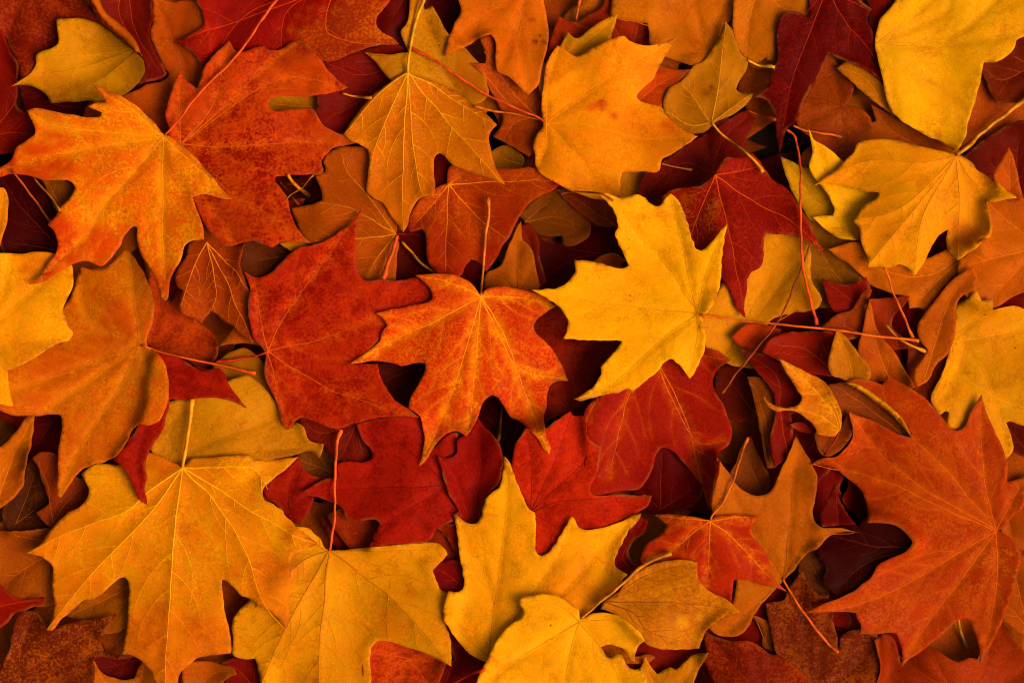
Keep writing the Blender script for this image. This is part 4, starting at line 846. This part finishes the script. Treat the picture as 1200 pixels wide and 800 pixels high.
def tube(pts, rad, zs, sides=8):
    V, F = [], []
    P = np.column_stack([pts, zs])
    T = np.gradient(P, axis=0)
    T /= np.linalg.norm(T, axis=1)[:, None]
    n = len(P)
    for k in range(n):
        t = T[k]
        s = np.cross(t, (0, 0, 1.0)); s /= max(np.linalg.norm(s), 1e-6)
        u = np.cross(s, t)
        for j in range(sides):
            a = 2 * np.pi * j / sides
            V.append(P[k] + rad[k] * (np.cos(a) * s + np.sin(a) * u))
        if k:
            b = (k - 1) * sides
            for j in range(sides):
                F.append((b + j, b + (j + 1) % sides, b + sides + (j + 1) % sides, b + sides + j))
    F.append(tuple(range(sides - 1, -1, -1)))
    F.append(tuple(range((n - 1) * sides, n * sides)))
    return np.array(V), F


ALB = 0.80
THICK = 0.0003


def stem_rgb(c):
    return lin(c) ** np.array([1.2, 1.12, 1.3]) * np.array([ALB, ALB, ALB * .5])


def rgb(c):
    gold = float(np.clip((c[1] / max(c[0], 1) - .3) / .3, 0, 1))     # 0 for reds, 1 for golds
    return lin(c) ** np.array([1.4 - .2 * gold, 1.25 - .13 * gold, 1.3]) * np.array([ALB, ALB, ALB * .5])


def triangulate(poly, spacing, extra, r):
    lo, hi = poly.min(0), poly.max(0)
    xs = np.arange(lo[0], hi[0], spacing)
    ys = np.arange(lo[1], hi[1], spacing * .866)
    gx, gy = np.meshgrid(xs, ys)
    gx = gx + (np.arange(len(ys)) % 2)[:, None] * spacing / 2
    pts = np.stack([gx.ravel(), gy.ravel()], 1) + r.uniform(-.18, .18, (gx.size, 2)) * spacing
    pts = pts[inside(poly, pts)]
    nb = np.roll(poly, -1, 0)
    if len(pts):
        pts = pts[seg_dist(pts, poly, nb) > spacing * .55]
    if len(extra) and len(pts):
        ex = np.vstack(extra)
        ex = ex[inside(poly, ex)]
        if len(ex):
            ex = ex[seg_dist(ex, poly, nb) > spacing * .5]
        if len(ex):
            keep = np.ones(len(pts), bool)
            for k0 in range(0, len(ex), 200):
                q = ex[k0:k0 + 200]
                keep &= (np.hypot(pts[:, None, 0] - q[None, :, 0], pts[:, None, 1] - q[None, :, 1]).min(1) > spacing * .6)
            pts = np.vstack([pts[keep], ex])
    allp = np.vstack([poly, pts]) if len(pts) else poly
    n = len(poly)
    res = delaunay_2d_cdt([Vector(p) for p in allp], [], [list(range(n))], 1, 1e-4)
    v = np.array([tuple(p) for p in res[0]])
    f = []
    for t in res[2]:
        a, b, c = v[t[0]], v[t[1]], v[t[2]]
        area = (b[0] - a[0]) * (c[1] - a[1]) - (b[1] - a[1]) * (c[0] - a[0])
        f.append((t[0], t[2], t[1]) if area > 0 else (t[0], t[1], t[2]))   # y is flipped later, so this faces up
    return v, f


STEMS = []
LEAVES.sort(key=lambda d: d['layer'])
tops = []
for d in LEAVES:
    r = np.random.default_rng(1000 + d['id'])
    coarse = d.get('coarse', 0)
    poly = smooth_closed(d['outline'], 3.0 if not coarse else 6.0)
    nrm = np.roll(poly, -1, 0) - np.roll(poly, 1, 0)
    nrm = np.stack([nrm[:, 1], -nrm[:, 0]], 1) / np.maximum(np.hypot(nrm[:, 0], nrm[:, 1]), 1e-6)[:, None]
    poly = poly + nrm * (Waves(r, 5, 9, 30)(poly[:, 0], poly[:, 1]) * .45)[:, None]
    base = d['base']
    mains = [smooth_open(np.vstack([base, v]), 3.0 if not coarse else 8.0) for v in d['veins']]
    if not coarse:
        for k in range(len(mains)):                     # a slight natural waver
            m = mains[k]
            wv = Waves(r, 3, 25, 70)(m[:, 0], m[:, 1])
            m[1:-1, 0] += wv[1:-1] * .6
            m[1:-1, 1] -= wv[1:-1] * .6
    seconds = [] if coarse else side_veins(mains, poly, r)
    A = np.vstack([m[:-1] for m in mains]); B = np.vstack([m[1:] for m in mains])
    if seconds:
        A2 = np.vstack([q[:-1] for _, q in seconds]); B2 = np.vstack([q[1:] for _, q in seconds])
    R = max(np.hypot(*(poly - base).T).max(), 20.0)
    cen = poly.mean(0)
    size = np.ptp(poly, axis=0).max()
    wob = Waves(r, 5, max(70, size * .5), max(120, size * 1.1))
    rip = Waves(r, 6, 34, 90)
    cup, bend = d.get('cup', r.uniform(-5, 9)) * 1.3, r.uniform(-7, 9)
    ba = r.uniform(0, 2 * np.pi)
    ta, tm = r.uniform(0, 2 * np.pi), r.uniform(.01, .065)
    sgn = 1.0 if d.get('under') else -1.0
    PB = np.roll(poly, -1, 0)
    lobes = []
    for m in mains:                                      # every lobe bends up or down towards its tip, and twists a little
        ax = m[-1] - m[0]
        ln = max(np.hypot(*ax), 1.0)
        lobes.append((m[0], ax / ln, ln, r.normal(0, 1) * min(9.0, ln * .075) + .5, r.normal(0, .05)))

    def own(x, y, fine=True, dist=None):
        u, v = (x - cen[0]) / R, (y - cen[1]) / R
        z = cup * (u * u + v * v) * 1.6 + bend * (u * np.cos(ba) + v * np.sin(ba)) ** 2 * 2
        z = z + wob(x, y) * min(5.0, size * .028) + (x - cen[0]) * np.cos(ta) * tm + (y - cen[1]) * np.sin(ta) * tm
        for p0, ax, ln, amp, tw in lobes:
            al = ((x - p0[0]) * ax[0] + (y - p0[1]) * ax[1]) / ln
            pe = (x - p0[0]) * -ax[1] + (y - p0[1]) * ax[0]
            wt = sstep(.35, 1.1, al) * np.exp(-(pe / (.30 * ln)) ** 2)
            z = z + wt * (amp + tw * pe)
        if fine:
            q = np.stack([x, y], 1)
            dv, d2, edge = dist if dist else (seg_dist(q, A, B), seg_dist(q, A2, B2) if seconds else None, seg_dist(q, poly, PB))
            z = z + (1.6 if d['layer'] < 58 else 1.0) * rip(x, y) * (.3 + 1.1 * np.exp(-edge / 18)) * (1 - np.exp(-dv / 14))
            z = z + sgn * 1.0 * np.exp(-(dv / 4.5) ** 2) - sgn * 3.4 * (1 - np.exp(-dv / 22))
            if seconds:
                z = z + sgn * .5 * np.exp(-(d2 / 2.6) ** 2)
        return z

    # lower the leaf on what already lies there; it bends over what it touches
    lo = np.floor((poly.min(0) - 10 - (RX0, RY0)) / G).astype(int).clip(0)
    hi = np.ceil((poly.max(0) + 10 - (RX0, RY0)) / G).astype(int)
    hi[0], hi[1] = min(hi[0], nx - 1), min(hi[1], ny - 1)
    gx0, gy0 = RX0 + lo[0] * G, RY0 + lo[1] * G
    sub = HF[lo[1]:hi[1] + 1, lo[0]:hi[0] + 1]
    yy, xx = np.mgrid[0:sub.shape[0], 0:sub.shape[1]]
    X, Y = gx0 + xx * G, gy0 + yy * G
    mask = inside_grid(poly, X[0], Y[:, 0])
    zo = own(X.ravel(), Y.ravel(), False).reshape(X.shape)
    hfs = blur(shifted_max(shifted_max(sub)), 3)
    gap = hfs - zo
    lay = d['layer']
    floor = np.interp(lay, [-100, 0, 30, 42, 47, 60, 75, 95], [0, 2, 4, 7, 32, 42, 52, 62]) - zo[mask].mean()
    off = max(np.quantile(gap[mask], .93) + d.get('z', 0), floor)
    want = gap + 1.6
    K = 4.0
    lift = .5 * (off + want + np.sqrt((off - want) ** 2 + K * K))
    lift = np.maximum(blur(lift, 12), want)
    lift = blur(lift, 4)

    def zf(x, y, dist=None, own=own, lift=lift, gx0=gx0, gy0=gy0):
        return own(x, y, True, dist) + bilinear(lift, gx0, gy0, x, y)

    zfull = zo + lift + (5.0 if d['layer'] < 58 else 3.0)
    sub[mask] = np.maximum(sub[mask], zfull[mask])
    d['ztop'] = float(zfull[mask].mean())

    # ---- the blade
    sp = d.get('spacing', 3.6)
    v2, F = triangulate(poly, sp, mains, r)
    x, y = v2[:, 0], v2[:, 1]
    dv = seg_dist(v2, A, B)
    ds = seg_dist(v2, A2, B2) if seconds else np.full(len(v2), 30.0)
    de = seg_dist(v2, poly, PB)
    z = zf(x, y, (dv, ds, de))
    c1, c2 = rgb(d['c1']), rgb(d['c2'])
    wA, wB, wC, wD = Waves(r, 4, 30, 90), Waves(r, 6, 50, 150), Waves(r, 4, 12, 40), Waves(r, 5, 40, 110)

    def colour(x, y):
        rr = np.hypot(x - base[0], y - base[1]) / R
        c = np.repeat(c1[None], len(x), 0)
        if 'ct' in d:
            a, b = d.get('ctr', (.4, 1.0))
            t = sstep(a, b, rr + wA(x, y) * .09)[:, None]
            c = c * (1 - t) + rgb(d['ct'])[None] * t
        low = sstep(-.4, 1.6, wB(x, y))[:, None] * .45
        c = c * (1 - low) + c2[None] * low
        for pt, rad, cc in d.get('spots', []):
            q = path(pt)[0]
            dist = np.hypot(x - q[0], y - q[1]) + wC(x, y) * rad * .18
            t = (1 - sstep(rad * .35, rad * 1.15, dist))[:, None] * (.95 if rad < 12 else .85)
            c = c * (1 - t) + rgb(cc)[None] * t
        return c * (1 + .05 * wD(x, y))[:, None]

    c = colour(x, y)
    root = bpy.data.objects.new('maple_leaf', None)
    root.empty_display_size = .01
    col.objects.link(root)
    bz = float(zf(np.array([base[0]]), np.array([base[1]]))[0])
    org = (base[0], base[1], bz)
    root.location = ((base[0] - 600) * S, (400 - base[1]) * S, bz * S)
    root['label'] = d['label']
    root['category'] = 'leaf'
    root['group'] = GROUP if not coarse else ('buried leaves beneath the bed' if d['layer'] < 0 else 'leaf litter around the bed')
    bl = mesh_obj('blade', np.column_stack([v2, z]), F, M_BLADE, root, org,
                  {'pigment': np.clip(c, 0, 1), 'vein_distance': dv * S, 'side_vein_distance': ds * S, 'edge_distance': de * S})
    sol = bl.modifiers.new('thickness', 'SOLIDIFY')
    sol.thickness = THICK
    sol.offset = -1.0
    bl['second_colour'] = [float(q) for q in c2]
    bl['mottle'] = float(d.get('mot', .4) * 1.1 + .12)
    bl['halo'] = float(d.get('halo', 0.0))
    bl['halo_colour'] = [float(q) for q in rgb(d.get('hc', d.get('vc', d['c2'])))]
    bl['flecks'] = float(d.get('flecks', 0.4))
    bl['netting'] = float(d.get('net', 0.1 if not coarse else 0.0))
    vc = rgb(d.get('vc', np.array(d['c1']) * .65 + np.array((205, 120, 25)) * .35))
    for k, m in enumerate(mains):
        if coarse and k > 4:
            break
        V, FF = ridge([m], zf, .95 * min(1, .5 + R / 320), .35, .75)
        nm = len(V)
        if seconds:
            mine = [q for kk, q in seconds if kk == k]
            if mine:
                sw = d.get('sidew', 1.0)
                V2, F2 = ridge(mine, zf, .42 * sw, .2 * sw, .5)
                FF = FF + [tuple(i + len(V) for i in f) for f in F2]
                V = np.vstack([V, V2])
        f = np.full((len(V), 1), .36 * d.get('sidew', 1.0))
        u = np.linspace(0, 1, nm // 3).repeat(3)[:, None]
        f[:nm] = .75 - .3 * u
        vcol = colour(V[:, 0], V[:, 1]) * (1 - f) + vc[None] * f
        mesh_obj('vein', V, FF, M_VEIN, bl, org, {'pigment': np.clip(vcol, 0, 1)})
    if 'fold' in d:
        fp = smooth_closed(path(d['fold'][0]), 3.0)
        fb = np.roll(fp, -1, 0)
        fv, ff = triangulate(fp, 3.0, [], r)
        fe = seg_dist(fv, fp, fb)
        fz = bilinear(HF, RX0, RY0, fv[:, 0], fv[:, 1]) + 1.5 + 6 * np.sqrt(np.clip(fe / 9, 0, 1))
        fc = np.repeat(rgb(d['fold'][1])[None], len(fv), 0)
        fo = mesh_obj('folded_rim', np.column_stack([fv, fz]), ff, M_BLADE, root, org,
                      {'pigment': fc, 'vein_distance': np.full(len(fv), .02), 'side_vein_distance': np.full(len(fv), .02), 'edge_distance': fe * S})
        for k in ('second_colour', 'mottle', 'halo', 'halo_colour', 'flecks', 'netting'):
            fo[k] = bl[k]
        fo['mottle'] = .25
        fo.modifiers.new('thickness', 'SOLIDIFY').thickness = THICK
        d['foldz'] = 1
    if d.get('stem'):
        STEMS.append((root, org, path(d['stem']), d.get('sw', 3.0), d.get('sc', (200, 90, 20)), bz))
    if not coarse and d['layer'] >= 60:
        tops.append(d['ztop'])

print('top layers, mean height mm', np.mean(tops) * S * 1000, 'max', HF.max() * S * 1000)


# ------------------------------------------------------------------ stems resting on the bed
def lay_stem(pts, width, z0):
    p = smooth_open(pts, 3.0)
    n = len(p)
    h = bilinear(HF, RX0, RY0, p[:, 0], p[:, 1]) + width * .5 + .3
    w = max(3, int(n * .22))
    env = np.array([h[max(0, i - w):i + w + 1].max() for i in range(n)])
    ker = np.hanning(2 * w + 3)[1:-1]
    ker /= ker.sum()
    e = np.convolve(np.pad(env, w, mode='edge'), ker, 'valid')[:n]
    e = np.maximum(e, h)
    if z0 is not None:
        t = np.clip(np.arange(n) * 3.0 / 26, 0, 1)
        e = np.maximum(z0 * (1 - t) + e * t, h)
        e[0] = z0 + .2
    u = np.linspace(0, 1, n)
    rk = np.random.default_rng(int(abs(p[0, 0] * 7 + p[0, 1] * 13)))
    p[1:-1] += np.stack([Waves(rk, 3, 18, 60)(p[1:-1, 0], p[1:-1, 1]), Waves(rk, 3, 18, 60)(p[1:-1, 0], p[1:-1, 1])], 1) * .55
    rad = width * .44 * (.86 + .34 * u ** 2) * (1 + .09 * Waves(rk, 4, 8, 40)(p[:, 0], p[:, 1]))
    rad[-3:] *= 1.3                                     # the swollen foot that sat on the twig
    rad[:2] *= 1.15
    return tube(p, rad, e)


for root, org, pts, width, colr, z0 in STEMS:
    V, F = lay_stem(pts, width, z0)
    o = mesh_obj('stem', V, F, M_STEM, root, org)
    o['stem_colour'] = [float(q) for q in stem_rgb(colr)]
for d in LOOSE:
    V, F = lay_stem(d['pts'], d['width'], None)
    org = tuple(V.mean(0))
    o = mesh_obj('leaf_stem', V, F, M_STEM, None, org)
    o.location = ((org[0] - 600) * S, (400 - org[1]) * S, org[2] * S)
    o['stem_colour'] = [float(q) for q in stem_rgb(d['colour'])]
    o['label'] = d['label']
    o['category'] = 'stem'
    o['group'] = 'bare stems among the leaves'

# ------------------------------------------------------------------ ground
n = 60
ext = 6.0
gv, gf = [], []
for j in range(n + 1):
    for i in range(n + 1):
        x = ((i / n) * 2 - 1) ** 3 * ext
        y = ((j / n) * 2 - 1) ** 3 * ext
        gv.append((x, y, -.004 - .0015 * (math.sin(x * 40 + y * 17) + math.sin(y * 53 - x * 11))))
for j in range(n):
    for i in range(n):
        a = j * (n + 1) + i
        gf.append((a, a + 1, a + n + 2, a + n + 1))
me = bpy.data.meshes.new('ground')
me.from_pydata(gv, [], gf)
me.materials.append(M_SOIL)
g = bpy.data.objects.new('ground', me)
g['kind'] = 'structure'
col.objects.link(g)
